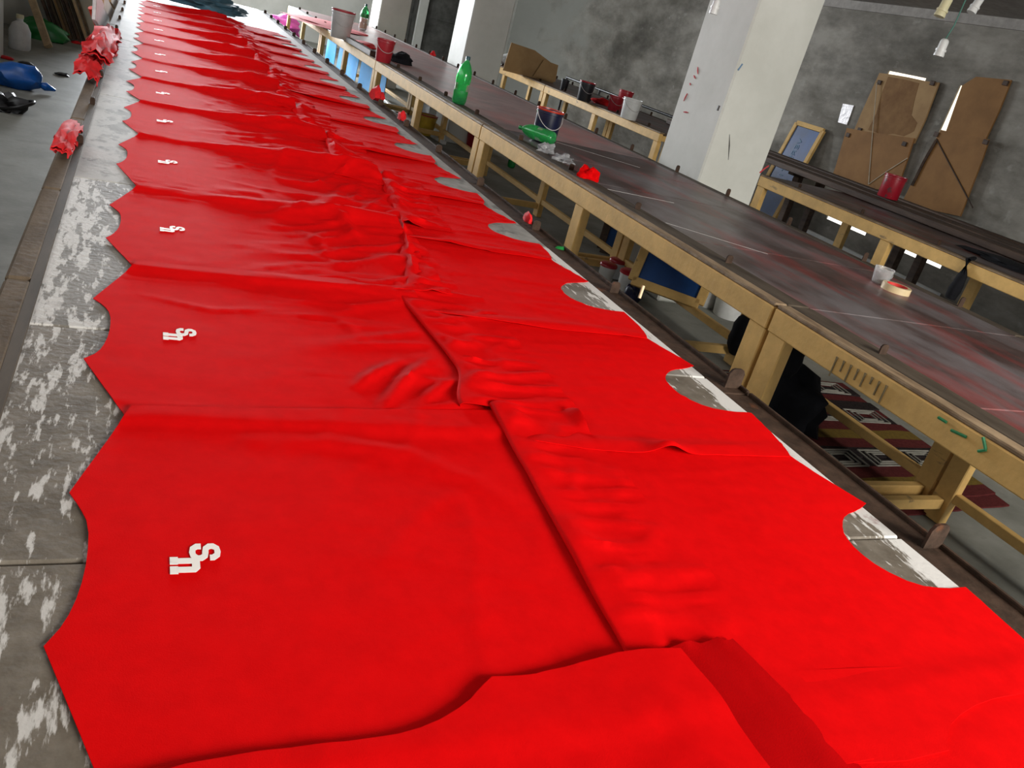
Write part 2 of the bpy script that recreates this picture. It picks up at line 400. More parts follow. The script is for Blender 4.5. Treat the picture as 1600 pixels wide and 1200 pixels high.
# the yellow-legged tables: one unit of 3.05 m, then copies end to end
def table_unit(x0, x1, y0, L, label, board_m, seams, strip_w=.10, group=None, back_stack=False):
    t = thing('printing_table', label, 'table', ((x0 + x1) / 2, y0 + L / 2, 0), group)
    e = .006
    ys = [y0] + [y0 + s_ for s_ in seams] + [y0 + L]
    for a, b in zip(ys, ys[1:]):
        obj('tabletop_board', MB().box(x0 + .06 + strip_w, x1 - .06, a + .002, b - .002, TZ - .025, TZ, .003), M[board_m], t)
    obj('front_beam', MB().box(x0, x0 + .045, y0 + e, y0 + L - e, TZ - .095, TZ - .012, .004), M['wood'], t)
    obj('worn_ledge', MB().box(x0 + .004, x0 + .06, y0 + e, y0 + L - e, TZ - .012, TZ + .002, .004), M['wood_worn'], t)
    obj('edge_strip', MB().box(x0 + .06, x0 + .06 + strip_w, y0 + e, y0 + L - e, TZ - .025, TZ + .003, .003), M['strip'], t)
    obj('back_rail', MB().box(x1 - .06, x1, y0 + e, y0 + L - e, TZ - .09, TZ + .004, .004), M['strip'], t)
    for j, y in enumerate((y0 + .055, y0 + L / 2, y0 + L - .055)):
        for x in (x0 + .03, x1 - .05):
            obj('leg', MB().box(x - .024, x + .024, y - .046, y + .046, 0, TZ - .02 - (.075 if x < x0 + .1 else .03), .004), M['wood'], t)
        obj('cross_stretcher', MB().box(x0 + .055, x1 - .075, y - .02, y + .02, .065, .115, .003), M['wood'], t)
        obj('cross_beam', MB().box(x0 + .055, x1 - .075, y - .03, y + .03, TZ - .085, TZ - .026, .003), M['wood'], t)
    obj('long_stretcher', MB().box(x1 - .026 - .04, x1 - .026, y0 + e, y0 + L - e, .118, .162, .003), M['wood'], t)
    n = 4
    for k in range(n):
        y = y0 + .45 + k * .74
        obj('stop', stop(MB(), x0 + .12, y, TZ + .003, .03, .032, .006), M['iron'], t)
    for k in range(5):
        y = y0 + .32 + k * .6
        obj('stop', stop(MB(), x1 - .03, y, TZ + .004, .028, .045, .006), M['iron'], t)
    return t
L2 = 3.05; Y2 = 2.07
names2 = ['yellow-framed printing table with maroon top nearest the camera, right of the red table',
          'second yellow-framed table of the middle row, navy drum and red rag on it',
          'third yellow-framed table of the middle row, red bucket standing on it',
          'fourth yellow-framed table of the middle row, grey bucket standing on it',
          'farthest yellow-framed table of the middle row, pink-stained top below end wall']
tabs = []
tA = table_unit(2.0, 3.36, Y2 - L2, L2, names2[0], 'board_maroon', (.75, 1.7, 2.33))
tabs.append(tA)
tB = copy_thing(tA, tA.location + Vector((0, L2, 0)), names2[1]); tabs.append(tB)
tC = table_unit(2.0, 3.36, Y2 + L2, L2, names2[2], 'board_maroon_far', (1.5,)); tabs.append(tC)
for k in (2, 3):
    tabs.append(copy_thing(tC, tC.location + Vector((0, L2 * (k - 1), 0)), names2[k + 1]))
# paint drips and green letters on the near front beam
for k in range(8):
    px = 1306 + 11 * k; a = on(px, 563 + 6.4 * k, x=1.998); h = .006 + .048 * rng.random() ** 1.3
    obj('varnish_drip', MB().tube([a + Vector((0, 0, .012)), a, a - Vector((0, 0, h))], [.0045, .003, .0028], 5), M['grey_drip'], tA)
for q0, q1 in (((1466, 652), (1479, 660)), ((1486, 672), (1510, 683)), ((1536, 683), (1540, 702)), ((1528, 705), (1541, 703))):
    obj('green_paint_mark', MB().tube([on(*q0, x=1.998), on(*q1, x=1.998)], .0042, 5), M['green_paint'], tA)
# pale scratches along the board joints
for t, a, b in ((tB, (942, 294), (1053, 317)), (tB, (1040, 348), (1200, 397)), (tB, (870, 222), (1000, 262))):
    p, q = tp(*a, z=TZ + .0005), tp(*b, z=TZ + .0005)
    obj('pale_scratch', MB().bar(p, q, .003, .001, c=0), M['white_line'], t)

# tables along the right wall
names3 = ['dark-topped yellow-legged table by the wall boards, red can standing on its back planks',
          'yellow-legged table end hidden behind the near white pillar',
          'yellow-legged table by the far wall with buckets on it']
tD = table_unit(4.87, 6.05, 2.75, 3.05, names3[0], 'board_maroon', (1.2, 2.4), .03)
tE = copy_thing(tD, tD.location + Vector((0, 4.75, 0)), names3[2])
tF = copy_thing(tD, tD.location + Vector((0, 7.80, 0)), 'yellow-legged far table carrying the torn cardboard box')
del names3
# the row of dark planks behind the wall table
def planks(y0, y1, n, label, grp):
    for k in range(n):
        x = 5.80 + .125 * k
        o = tag(obj('plank', MB().box(x, x + .118, y0 + .1 * rng.random(), y1 - .15 * rng.random(), TZ + .005, TZ + .035 + .035 * rng.random(), .005), M['plank_dark'], org=(x, (y0 + y1) / 2, TZ)), label % ['nearest the table top', 'second from the table top', 'third from the table top', 'fourth from the table top', 'fifth from the table top', 'sixth from the table top', 'nearest the wall boards'][k], 'plank', grp)
planks(.2, 9.0, 7, 'long dark plank behind the wall table, %s', 'dark planks behind the wall table')
for k in range(2, 6):
    y = .6 + 1.55 * k
    tr = thing('trestle', ('dark trestle under the planks, %s' % ['', '', 'nearest the right picture edge', 'second from the right picture edge', 'third from the right picture edge', 'farthest, close behind the near white pillar'][k]), 'trestle', (6.35, y, 0), 'trestles under the dark planks')
    for x in (6.2, 6.52):
        obj('leg', MB().box(x - .035, x + .035, y - .04, y + .04, 0, TZ - .05, .004), M['plank_dark'], tr)
    obj('top_bar', MB().box(6.08, 6.68, y - .04, y + .04, TZ - .05, TZ + .004, .004), M['plank_dark'], tr)
tag(obj('pale_batten', MB().bar(on(1262, 362, x=7.93) * 1, on(1466, 462, x=7.93), .05, .06), M['white_pl'], org=on(1360, 410, x=7.93)), 'long pale batten lying along the foot of the right wall', 'batten')  # white bar standing in for the light on the floor along the wall

# ---------------------------------------------------------------- red fabric pieces
def resample(poly, res):
    out = []
    n = len(poly)
    for i in range(n):
        a = Vector(poly[i]); b = Vector(poly[(i + 1) % n]); L = (b - a).length; k = max(1, int(round(L / res)))
        for j in range(k): out.append(a.lerp(b, j / k))
    return out
def smooth_poly(poly, corners, n=1):
    """Chaikin rounding that keeps the listed corner indices"""
    for _ in range(n):
        out = []; cs = []
        for i, p in enumerate(poly):
            if i in corners: cs.append(len(out)); out.append(p)
            else:
                a = Vector(poly[i - 1]); b = Vector(poly[(i + 1) % len(poly)]); p = Vector(p)
                out += [tuple(p.lerp(a, .25)), tuple(p.lerp(b, .25))]
        poly = out; corners = cs
    return poly
def cloth_mesh(poly, res, zf):
    bd = resample([(p[0], p[1]) for p in poly], res)
    xs = [p.x for p in bd]; ys = [p.y for p in bd]
    pts = list(bd); nb = len(bd)
    y = min(ys); row = 0
    def inside(px, py):
        c = False; j = nb - 1
        for i in range(nb):
            if (bd[i].y > py) != (bd[j].y > py) and px < (bd[j].x - bd[i].x) * (py - bd[i].y) / (bd[j].y - bd[i].y) + bd[i].x: c = not c
            j = i
        return c
    grid = {}
    for p in bd: grid.setdefault((int(p.x // res), int(p.y // res)), []).append(p)
    while y < max(ys):
        x = min(xs) + (res * .5 if row % 2 else 0)
        while x < max(xs):
            gx, gy = int(x // res), int(y // res); ok = True
            for ax in (gx - 1, gx, gx + 1):
                for ay in (gy - 1, gy, gy + 1):
                    for p in grid.get((ax, ay), ()):
                        if (p.x - x) ** 2 + (p.y - y) ** 2 < (res * .55) ** 2: ok = False
            if ok and inside(x, y): pts.append(Vector((x, y)))
            x += res
        y += res * .87; row += 1
    r = geometry.delaunay_2d_cdt([Vector((p[0], p[1])) for p in pts], [(i, (i + 1) % nb) for i in range(nb)], [list(range(nb))], 1, 1e-6)
    mb = MB(); mb.v = [Vector((v.x, v.y, zf(v.x, v.y))) for v in r[0]]; mb.f = [list(f) for f in r[2]]; mb.smooth = True
    return mb
def solid(t):
    def f(o):
        m_ = o.modifiers.new('solid', 'SOLIDIFY'); m_.thickness = t; m_.offset = 1
        m_ = o.modifiers.new('split', 'EDGE_SPLIT'); m_.split_angle = math.radians(60)
    return f

YL = [.18, .797, 1.414, 2.015, 2.674, 3.29, 3.88, 4.49, 5.11, 5.74, 6.36, 6.98, 7.60, 8.22]
YR = [.17, .776, 1.354, 1.915, 2.50, 3.11, 3.73, 4.35, 4.97, 5.59, 6.21, 6.83, 7.45, 8.07]
FOLD = [.60, .57, .575, .70, .79, .70, .66, .66, .68, .66, .67, .66, .68, .66]      # where the hems meet, piece by piece
ORD = ['nearest', 'second', 'third', 'fourth', 'fifth', 'sixth', 'seventh', 'eighth', 'ninth', 'tenth', 'eleventh', 'twelfth', 'thirteenth', 'farthest']
def res_for(y): return .011 if y < 1.9 else (.014 if y < 3.2 else (.02 if y < 5 else .028))

def ridged(x, y, sx, sy, seed, p=3):
    v = 1 - abs(nz(x * sx, y * sy, seed)) * 2.2
    return max(0, v) ** p

# letters U and S, drawn in a unit frame (u to the right, v up the garment)
def stroke(path, w):
    """thick polyline -> outline boxes joined"""
    mb = MB()
    P = [Vector(p) for p in path]; n = len(P); Lp = []; Rp = []
    for i in range(n):
        d = (P[min(i + 1, n - 1)] - P[max(i - 1, 0)]).normalized(); q = Vector((-d.y, d.x)) * w / 2
        Lp.append(P[i] + q); Rp.append(P[i] - q)
    for i in range(n - 1):
        mb.add([(*Lp[i], 0), (*Lp[i + 1], 0), (*Rp[i + 1], 0), (*Rp[i], 0)], [[0, 1, 2, 3]])
    return mb
def letter_polys():
    # frame: x grows along the table (image right, garment down), y away from the camera; unit = metres
    U = MB()
    for b in ((.0, .0115, .0, .0115), (.0, .0115, .0145, .026)):
        U.add([(b[0], b[2], 0), (b[1], b[2], 0), (b[1], b[3], 0), (b[0], b[3], 0)], [[0, 1, 2, 3]])
    for b in ((.0, .033, .002, .0105), (.0, .033, .0155, .024)):
        U.add([(b[0], b[2], 0), (b[1], b[2], 0), (b[1], b[3], 0), (b[0], b[3], 0)], [[0, 1, 2, 3]])
    U.add([(.031, .002, 0), (.036, .002, 0), (.0425, .0075, 0), (.0425, .024, 0), (.031, .024, 0)], [[0, 1, 2, 3, 4]])
    S_ = stroke([(.0455, .0425), (.039, .0425), (.0335, .039), (.0325, .033), (.0335, .028), (.039, .0235), (.045, .0235), (.0505, .027),
                 (.0515, .033), (.0525, .039), (.0575, .0425), (.063, .0425), (.0685, .039), (.0695, .033), (.0685, .028), (.0625, .0240), (.0575, .0240)], .0092)
    return U, S_
LU, LS = letter_polys()

FOLDS = {1: [([(395, 690), (520, 692), (640, 712), (740, 755), (812, 798)], .0045, .020)],
         2: [([(555, 606), (585, 585), (625, 566)], .0075, .009), ([(596, 640), (622, 606), (650, 580), (676, 563)], .0085, .010), ([(652, 634), (680, 612), (712, 596)], .007, .010), ([(525, 500), (545, 512), (560, 530)], .004, .010), ([(220, 462), (330, 486), (470, 486)], .002, .008)],
         3: [([(500, 335), (535, 352), (560, 385)], .014, .016), ([(470, 365), (500, 385), (510, 410)], .007, .012)]}
FOLDS = {k: [([tp(*q) for q in qs], a, sg) for qs, a, sg in v] for k, v in FOLDS.items()}
def fold_height(i, x, y):
    z = 0
    for P, a, sg in FOLDS.get(i, ()):
        best = 9; L = len(P) - 1; tb = 0
        for k in range(L):
            dx, dy = P[k + 1].x - P[k].x, P[k + 1].y - P[k].y; l2 = dx * dx + dy * dy
            t = ((x - P[k].x) * dx + (y - P[k].y) * dy) / l2; t = max(0, min(1, t))
            d = math.hypot(x - P[k].x - t * dx, y - P[k].y - t * dy)
            if d < best: best = d; tb = (k + t) / L
        z += a * math.exp(-(best / sg) ** 2) * (.35 + .65 * math.sin(math.pi * min(1, max(0, tb))))
    return z
def left_piece(i):
    yc = YL[i]; xf = FOLD[i] + (.034 if i <= 2 else .012); rg = random.Random(100 + i); j = lambda a=.004: rg.uniform(-a, a)
    yn = (YL[i - 1] if i else yc - .62) + .335; near = yn - yc - .05
    far = .339
    poly = [(-.050 + j(), yc - .127 + j()), (-.034, yc - .100), (-.024, yc - .055), (-.020, yc), (-.022, yc + .06), (-.034, yc + .096), (-.050 + j(), yc + .121 + j()),
            (.017 + j(), yc + far), (.10, yc + far + .005), (.30, yc + far + .015 + j()), (xf, yc + far + .045 + j()),
            (xf, yc + near + .06), (.30, yc + near + .01), (.02, yc + near)]
    cor = [0, 6, 7, 10, 11, 13]
    if i == 0:
        poly = [(-.05, yc - .127), (-.034, yc - .10), (-.021, yc), (-.034, yc + .096), (-.05, yc + .121), (.0, .495), (.091, .513), (.243, .509), (.29, .517), (.335, .538), (.355, .555), (.373, .568),
                (.42, .565), (.44, .569), (.47, .571), (.49, .574), (.55, .580), (.618, .572), (.625, .506), (.624, .42), (.632, .3), (.64, -.2), (.02, -.2)]
        cor = [0, 4, 11, 17, 21, 22]
    poly = smooth_poly(poly, cor, 1)
    amp = [.3, .55, 1.0, 1.8, 2.2, 2.4, 2.4, 2.2, 2.2, 2.2, 2.2, 2.2, 2.2, 2.2][i]
    b0 = .0012 if i else .005
    ye = yc + far
    def zf(x, y):
        hem = sstep(.12, .55, x)
        lift0 = .0105 * sstep(.44, .60, x) if i == 0 else 0
        z = b0 + .0006 * (nz(x * 14, y * 18, i) + 1)
        # the far edge lies over the next piece
        z += .0042 * sstep(ye - .06, ye - .02, y)
        edge = math.exp(-((y - (ye - .035)) / .035) ** 2)
        z += edge * .0012 * (1 + nz(x * 30, y * 8, i))
        if i > 1:
            wd = .05 + .16 * hem; pk = (1 + .35 * nz(x * 4, i * 3.7)) * hem * (amp - .5) * .016
            z += pk * sstep(ye - .01 - wd, ye - .012, y) ** 1.3 * (1 - .55 * sstep(ye - .01, ye + .03, y))
        # creases that radiate from the hem
        th = .7 + .5 * math.sin(i * 2.1); u = x * math.cos(th) + y * math.sin(th); v = -x * math.sin(th) + y * math.cos(th)
        nofold = 1 - sstep(xf - .075, xf - .03, x) if i <= 2 else 1
        z += amp * .0042 * hem * ridged(u, v, 3, 10, i * 1.7, 4) * nofold
        z += amp * .0020 * sstep(.15, .45, x) * ridged(x, y, 3.0, 13, i * 2.3 + 9, 5) * nofold
        z += .0009 * (amp + .5) * ridged(x, y, 4, 24, i * 3.3 + 2, 6) * sstep(.16, .30, abs(y - yc))
        z += fold_height(i, x, y)
        if i >= 3: z += .014 * sstep(.30, .62, x) * (.55 + .6 * nz(x * 6, y * 9, i * 2.0)) * (1 - sstep(xf - .05, xf, x) * .5)
        return TZ + max(.0008, z) + lift0
    lab = '%s red cloth piece of the left row, small white letters near its notched left edge' % ORD[i]
    if i == 0: lab = 'nearest red cloth piece of the left row, overlapping at the bottom picture edge'
    root = thing('cloth_piece', lab, 'cloth', (.25, yc, TZ), 'red cloth pieces in the left row')
    obj('cloth_panel', cloth_mesh(poly, res_for(yc), zf), M['red'], root, mods=(solid(.0011),))
    if i:
        for nm, lm in (('letter_u', LU), ('letter_s', LS)):
            # subdivide so the print follows the cloth
            bm = bmesh.new(); me = bpy.data.meshes.new('tmp'); me.from_pydata([v[:] for v in lm.v], [], lm.f); bm.from_mesh(me); bpy.data.meshes.remove(me)
            if yc < 3.5: bmesh.ops.subdivide_edges(bm, edges=bm.edges[:], cuts=2, use_grid_fill=True)
            k = .78; mb = MB()
            sx, sy = k * .95, k * 1.45
            bm.verts.index_update()
            mb.v = [Vector((.062 + v.co.x * sx, yc - .034 + v.co.y * sy, 0)) for v in bm.verts]
            mb.v = [Vector((v.x, v.y, zf(v.x, v.y) + .0019)) for v in mb.v]
            mb.f = [[v.index for v in f.verts] for f in bm.faces]; bm.free()
            obj(nm, mb, M['ink'], root, smooth=False, mods=(solid(.0004),))
    return root

def right_piece(i):
    yc = YR[i]; xf = FOLD[i]; rg = random.Random(300 + i); j = lambda a=.004: rg.uniform(-a, a)
    dx = -.016 * min(5, yc - .8)
    yfar = (YR[i + 1] if i + 1 < 14 else yc + .62) - .31 + .07      # runs under the next piece
    ynr = yc - .31
    T = 1.255 + dx
    cx = xf + (.035 if i <= 2 else -.08)
    poly = [(cx, ynr + .03), (xf + .20, ynr), (T - .26, ynr + .0), (T - .045, ynr + .004), (T - .012, yc - .232),
            (T - .002 + j(), yc - .118 + j()), (T - .05, yc - .116), (T - .106, yc - .103), (T - .142, yc - .06), (T - .149, yc - .015), (T - .14, yc + .025), (T - .115, yc + .058), (T - .081, yc + .085), (T - .035, yc + .098),
            (T + .003 + j(), yc + .118 + j()), (T - .043, yc + .262), (T - .05, yfar), (xf - .03, yfar)]
    cor = [0, 3, 5, 14, 16, 17]
    if i == 1:
        poly = [(xf + .003, .43), (.795, .391), (.894, .394), (.906, .408), (.944, .431), (1.023, .450), (1.115, .451), (1.225, .46), (1.242, .543)] + poly[5:]
        cor = [0, 2, 7, 9, 18, 20, 21]
    if i == 0:
        poly = [(xf + .003, -.2), (1.2, -.2), (T - .002, yc - .118), (T - .106, yc - .103), (T - .149, yc - .015), (T - .115, yc + .058), (T, yc + .118), (T - .043, yc + .262), (T - .05, .50), (xf + .003, .55)]
        cor = [0, 1, 2, 6, 8, 9]
    poly = smooth_poly(poly, cor, 1)
    amp = [.3, .75, 1.05, 1.3, 1.8, 2.2, 2.3, 2.3, 2.3, 2.3, 2.3, 2.3, 2.3, 2.3][i]
    def zr(x, y):
        z = .0014 + .0005 * (nz(x * 14, y * 16, i + 40) + 1)
        z += .0045 * (1 - sstep(ynr + .02, ynr + .07, y))
        e = math.exp(-((y - (ynr + .035)) / .03) ** 2)
        z += e * (.0012 + .006 * (amp - .4) * (.7 + .6 * nz(x * 6, i * 5.1))) * sstep(T, T - .2, x) if i > 1 else 0
        z += .0016 * amp * ridged(x, y, 3, 18, i * 2.9 + 5, 6)
        if i == 2: z += .020 * math.exp(-((x - .905) / .035) ** 2 - ((y - 1.052) / .022) ** 2)
        return TZ + max(.0008, z)
    if i == 0: lab = 'nearest red cloth piece of the right row, dark reverse side of its hem showing'
    else: lab = '%s plain red cloth piece of the right row, notched at the right table edge' % ORD[i]
    root = thing('cloth_piece', lab, 'cloth', (.95, yc, TZ), 'red cloth pieces in the right row')
    obj('cloth_panel', cloth_mesh(poly, res_for(yc), zr), M['red'], root, mods=(solid(.0011),))
    # the hem folded back over the piece: a rolled left edge, then a flap lying to the right
    if i == 0:
        a = [(.60, .580), (.627, .587), (.655, .590), (.662, .586), (.690, .592), (.700, .585), (.715, .590), (.726, .540), (.742, .46), (.758, .35), (.77, -.2), (.60, -.2)]
        def zk(x, y): return TZ + .0105 + .001 * nz(x * 20, y * 20) + .004 * math.exp(-((y - .588) / .006) ** 2) * max(0, math.sin(x * 120)) - .006 * sstep(.70, .76, x)
        o = obj('folded_hem', cloth_mesh(a, .01, zk), M['red_back'], root, mods=(solid(.0011),)); o['label'] = 'darker smooth reverse side of the red cloth'
        return root
    y0 = {1: .40, 2: 1.187, 3: 1.783}.get(i, yc - .145); y1 = {1: 1.195, 2: 1.79, 3: 2.38}.get(i, yc + .49)
    nv = int((y1 - y0) / (res_for(yc) * .9)) ; wd = .215 if i < 3 else (.15 if i == 3 else .17)
    arc = 8; nu = int(wd / res_for(yc)) + 2
    R = .0065 if i < 3 else .012
    mb = MB(); mb.smooth = True
    for b in range(nv + 1):
        y = y0 + (y1 - y0) * b / nv; t = b / nv
        if i == 1: fx = .537 + .066 * (y - .4) / .8 + .003 * nz(y * 9, 4)
        elif i == 2: fx = .543 + .045 * sstep(1.187, 1.35, y) - .024 * sstep(1.345, 1.8, y)
        elif i == 3: fx = .60 + .13 * t + .012 * nz(y * 14, 1)
        else: fx = xf - .02 + .07 * (t - .5) + .022 * nz(y * 9, i)
        hx = {1: .775 + .004 * nz(y * 6, 3), 2: .795 + .012 * nz(y * 5, 8), 3: .752 + .006 * nz(y * 8, 5)}.get(i, fx + wd + .02 * nz(y * 7, i + 50))
        lift = .0075 + .0035 * nz(y * 7, i * 4.0) + (.010 * (amp - .8) * (.6 + .7 * nz(y * 11, i)) if i >= 3 else 0)
        if i == 1: lift += .004 * sstep(1.08, 1.17, y)
        lift = max(.006, lift)
        if i == 1: lift *= .35 + .65 * sstep(.5, .68, y)
        cz = TZ + .0045 + lift * .5; ry = lift * .5
        for a in range(arc):
            th = -math.pi / 2 - math.pi * a / (arc - 1)
            mb.v.append(Vector((fx + R - R * -math.cos(th) * 1.0, y, cz + ry * math.sin(th))))
        for a in range(1, nu + 1):
            u = a / nu; x = fx + R + (hx - fx - R) * u
            base = TZ + .0024 + lift * (1 - sstep(0, .45, u)) + .0022 * (1 - u)
            w = amp * (.0085 if i < 3 else .0052) * ridged(x, y, 4.5, 20, i * 1.3, 3) * sstep(0, .25, u) * (1 - .45 * u)
            w += (.0048 if i < 3 else .003) * amp * ridged(x + .5 * y, y - .4 * x, 7, 13, i * 2.2 + 6, 4) * (1 - .6 * u)
            if i >= 3: w += .013 * (1 - u) * max(0, .3 + nz(x * 12, y * 14, i * 3.1))
            if i == 1: w += .017 * math.exp(-((x - .775) / .016) ** 2 - ((y - 1.165) / .035) ** 2)
            if i == 1: w *= sstep(.5, .68, y)
            mb.v.append(Vector((x, y + .006 * nz(x * 8, y * 3, i) * t, max(base + w, zr(x, y) + .0013))))
    n = arc + nu
    for b in range(nv):
        for a in range(n - 1):
            k = b * n + a; mb.f.append([k, k + 1, k + n + 1, k + n])
    obj('folded_hem', mb, M['red'], root, mods=(solid(.0006),))
    return root
for i in range(13, -1, -1): right_piece(i)
for i in range(13, -1, -1): left_piece(i)

# ---------------------------------------------------------------- small builders
def rag(name, label, cat, centre, sx, sy, sz, material, seed, rough=.55, sub=3, group=None):
    bm = bmesh.new(); bmesh.ops.create_icosphere(bm, subdivisions=sub, radius=1)
    mb = MB(); mb.smooth = True
    for v in bm.verts:
        p = v.co; k = 1 + rough * noise.noise(p * 1.7 + Vector((seed, 0, 0))) + rough * .55 * noise.noise(p * 4.3 + Vector((0, seed, 0)))
        q = p * k; z = q.z * sz
        if z < -.35 * sz: z = -.35 * sz
        mb.v.append(Vector((q.x * sx, q.y * sy, z + .35 * sz)) + Vector(centre))
    bm.verts.index_update(); mb.f = [[v.index for v in f.verts] for f in bm.faces]; bm.free()
    return tag(obj(name, mb, material, org=centre), label, cat, group)
def bucket(label, base, r, h, wall_m, rim_m=None, handle=True, name='bucket', cat='bucket', fill=None, group=None, taper=.82, n=28):
    b = Vector(base); t = thing(name, label, cat, b, group)
    T_ = Matrix.Translation(b)
    prof = [(.001, .004), (r * taper * .96, .0), (r * taper, .006), (r * .97, h * .86), (r * 1.03, h * .87), (r * 1.03, h * .92), (r * .99, h * .925)]
    inner = [(r * .93, h * .97), (r * taper * .93, .012), (.001, .012)]
    obj('body', MB().lathe(prof + [(r * .985, h * .97)] + inner, n).xf(T_), M[wall_m], t)
    obj('rim', MB().lathe([(r * .93, h * .95), (r * 1.02, h * .945), (r * 1.05, h * .965), (r * 1.04, h), (r * .95, h)], n, True).xf(T_), M[rim_m or wall_m], t)
    if fill: obj('contents', MB().lathe([(.001, h * .72), (r * .9, h * .72), (r * .9, h * .70), (.001, h * .70)], n).xf(T_), M[fill], t)
    if handle:
        pts = [b + Vector((r * 1.05 * math.cos(a), -r * .25 * math.sin(a) - r * .75 * abs(math.sin(a)), h * .9 - math.sin(a) * h * .45)) for a in [math.pi * k / 12 for k in range(13)]]
        obj('handle', MB().tube(pts, .0025, 5), M['grey_pl'], t)
    return t
BOT = [(.001, .006), (.03, .0), (.047, .008), (.053, .03), (.054, .09), (.050, .12), (.0495, .135), (.054, .155), (.055, .20), (.050, .235), (.036, .272), (.021, .296), (.0145, .305), (.0145, .312)]
def bottle(label, base, mtx=None, s=1.0, body='green', cap='cap', fill=None, fill_h=.5):
    b = Vector(base); t = thing('bottle', label, 'bottle', b)
    X = Matrix.Translation(b) @ (mtx or Matrix()) @ Matrix.Scale(s, 4)
    obj('bottle_body', MB().lathe(BOT + [(.0125, .312), (.0125, .30), (.034, .27), (.0525, .20), (.0525, .03), (.03, .01), (.001, .01)], 28).xf(X), M[body], t)
    obj('cap', MB().lathe([(.001, .336), (.014, .336), (.0165, .332), (.0165, .313), (.0165, .312), (.001, .312)], 16).xf(X), M[cap], t)
    if fill:
        p = [(r * .93, z) for r, z in BOT if .01 < z < .312 * fill_h]; p = [(.001, p[0][1])] + p + [(.001, p[-1][1])]
        obj('contents', MB().lathe(p, 24).xf(X), M[fill], t)
    return t

# ---------------------------------------------------------------- things on the middle tables
bottle('green plastic bottle standing upright on the middle table edge', tp(716, 163), s=1.0, fill='green_dk', fill_h=.2)
lay = Matrix.Rotation(math.radians(100), 4, 'Z') @ Matrix.Rotation(math.radians(90), 4, 'Y')
bl = tp(862, 232) + Vector((0, 0, .057))
d_ = (tp(806, 212) - tp(862, 232)); ang = math.atan2(d_.y, d_.x)
bottle('green plastic bottle lying on its side by the navy drum', bl, Matrix.Rotation(ang, 4, 'Z') @ Matrix.Rotation(math.radians(90), 4, 'Y'), .80, cap='green_dk')
bucket('navy paint drum with red-stained rim on the middle table', tp(848, 222), .085, .205, 'navy', 'ink_red', True, 'drum', 'drum', 'ink_red', taper=.93)
bucket('dark red bucket standing beside the black rag on the far middle table', tp(598, 97), .085, .20, 'red_pl', fill='ink_red')
bucket('large grey bucket with red-stained rim on the far middle table', tp(531, 60), .125, .29, 'grey_pl', 'red_pl', fill='ink_red')
bottle('green-topped bottle with orange drink at the back of the far middle table', tp(566, 48), s=1.05, body='clear', fill='orange', fill_h=.55)
bt = bpy.data.objects['bottle.002']
obj('green_shoulder', MB().lathe([(r * 1.04, z) for r, z in BOT if z > .19] + [(.0150, .312)], 24).xf(Matrix.Translation(bt.location) @ Matrix.Scale(1.05, 4)), M['green'], bt)
obj('dark_band', MB().lathe([(.0555, .165), (.0565, .17), (.0585, .20), (.0575, .21), (.0545, .212)], 24).xf(Matrix.Translation(bt.location) @ Matrix.Scale(1.05, 4)), M['green_dk'], bt)
rag('rag', 'crumpled black rag beside the dark red bucket', 'rag', tp(624, 98), .13, .11, .07, M['black'], 3)
rag('plastic_wrap', 'crumpled clear plastic beside the green bottle lying down', 'plastic', tp(852, 238), .055, .045, .035, M['film'], 6, .8)
rag('plastic_wrap', 'crumpled grey plastic bag nearer the red rag', 'plastic', tp(878, 252), .06, .06, .03, M['film'], 11, .8)
rag('rag', 'small bright red rag alone on the maroon tabletop', 'rag', tp(918, 279), .055, .05, .045, M['red'], 5, .6)
rag('rag', 'tiny red scrap behind the upright green bottle', 'rag', Vector((3.33, tp(737, 101).y * .98, TZ + .004)), .03, .03, .04, M['red_rag'], 8)
rag('cloth_sheet', 'flat pink-red cloth on the far middle table before the bucket', 'cloth', tp(505, 38), .5, .75, .02, M['red_rag'], 15, .5)
rag('rag', 'flat red rag between the grey and dark red buckets', 'rag', tp(570, 72), .12, .25, .03, M['red_rag'], 18, .5)
tag(obj('wooden_bar', MB().bar(tp(545, 62, TZ + .03), tp(583, 84, TZ + .03), .06, .05), M['plank_dark'], org=tp(565, 73)), 'short dark wooden bar lying before the dark red bucket', 'bar')
# tape roll and clear cup
c = tp(1398, 455)
t = thing('tape_roll', 'tan roll of sticky tape lying on the near maroon tabletop', 'tape', c)
def ring(r0, r1, h): return MB().lathe([(r0, 0), (r1, 0), (r1, h), (r0, h)], 36, True).xf(Matrix.Translation(c))
obj('tape', ring(.046, .062, .028), M['tape'], t); obj('core', ring(.042, .046, .028), M['tape_core'], t)
obj('core_disc', MB().lathe([(.001, .012), (.042, .012), (.042, .008), (.001, .008)], 24).xf(Matrix.Translation(c)), M['tape_core'], t)
c2 = c + Vector((.015, .11, 0))
t = thing('cup', 'clear plastic cup with handle behind the tape roll', 'cup', c2)
obj('cup_body', MB().lathe([(.001, .002), (.034, 0), (.045, .07), (.0435, .07), (.033, .004), (.001, .004)], 24).xf(Matrix.Translation(c2)), M['clear'], t)
obj('handle', MB().tube([c2 + Vector((.04 + .022 * math.sin(a), 0, .036 - .024 * math.cos(a))) for a in [math.pi * k / 8 for k in range(9)]], .004, 6), M['clear'], t)

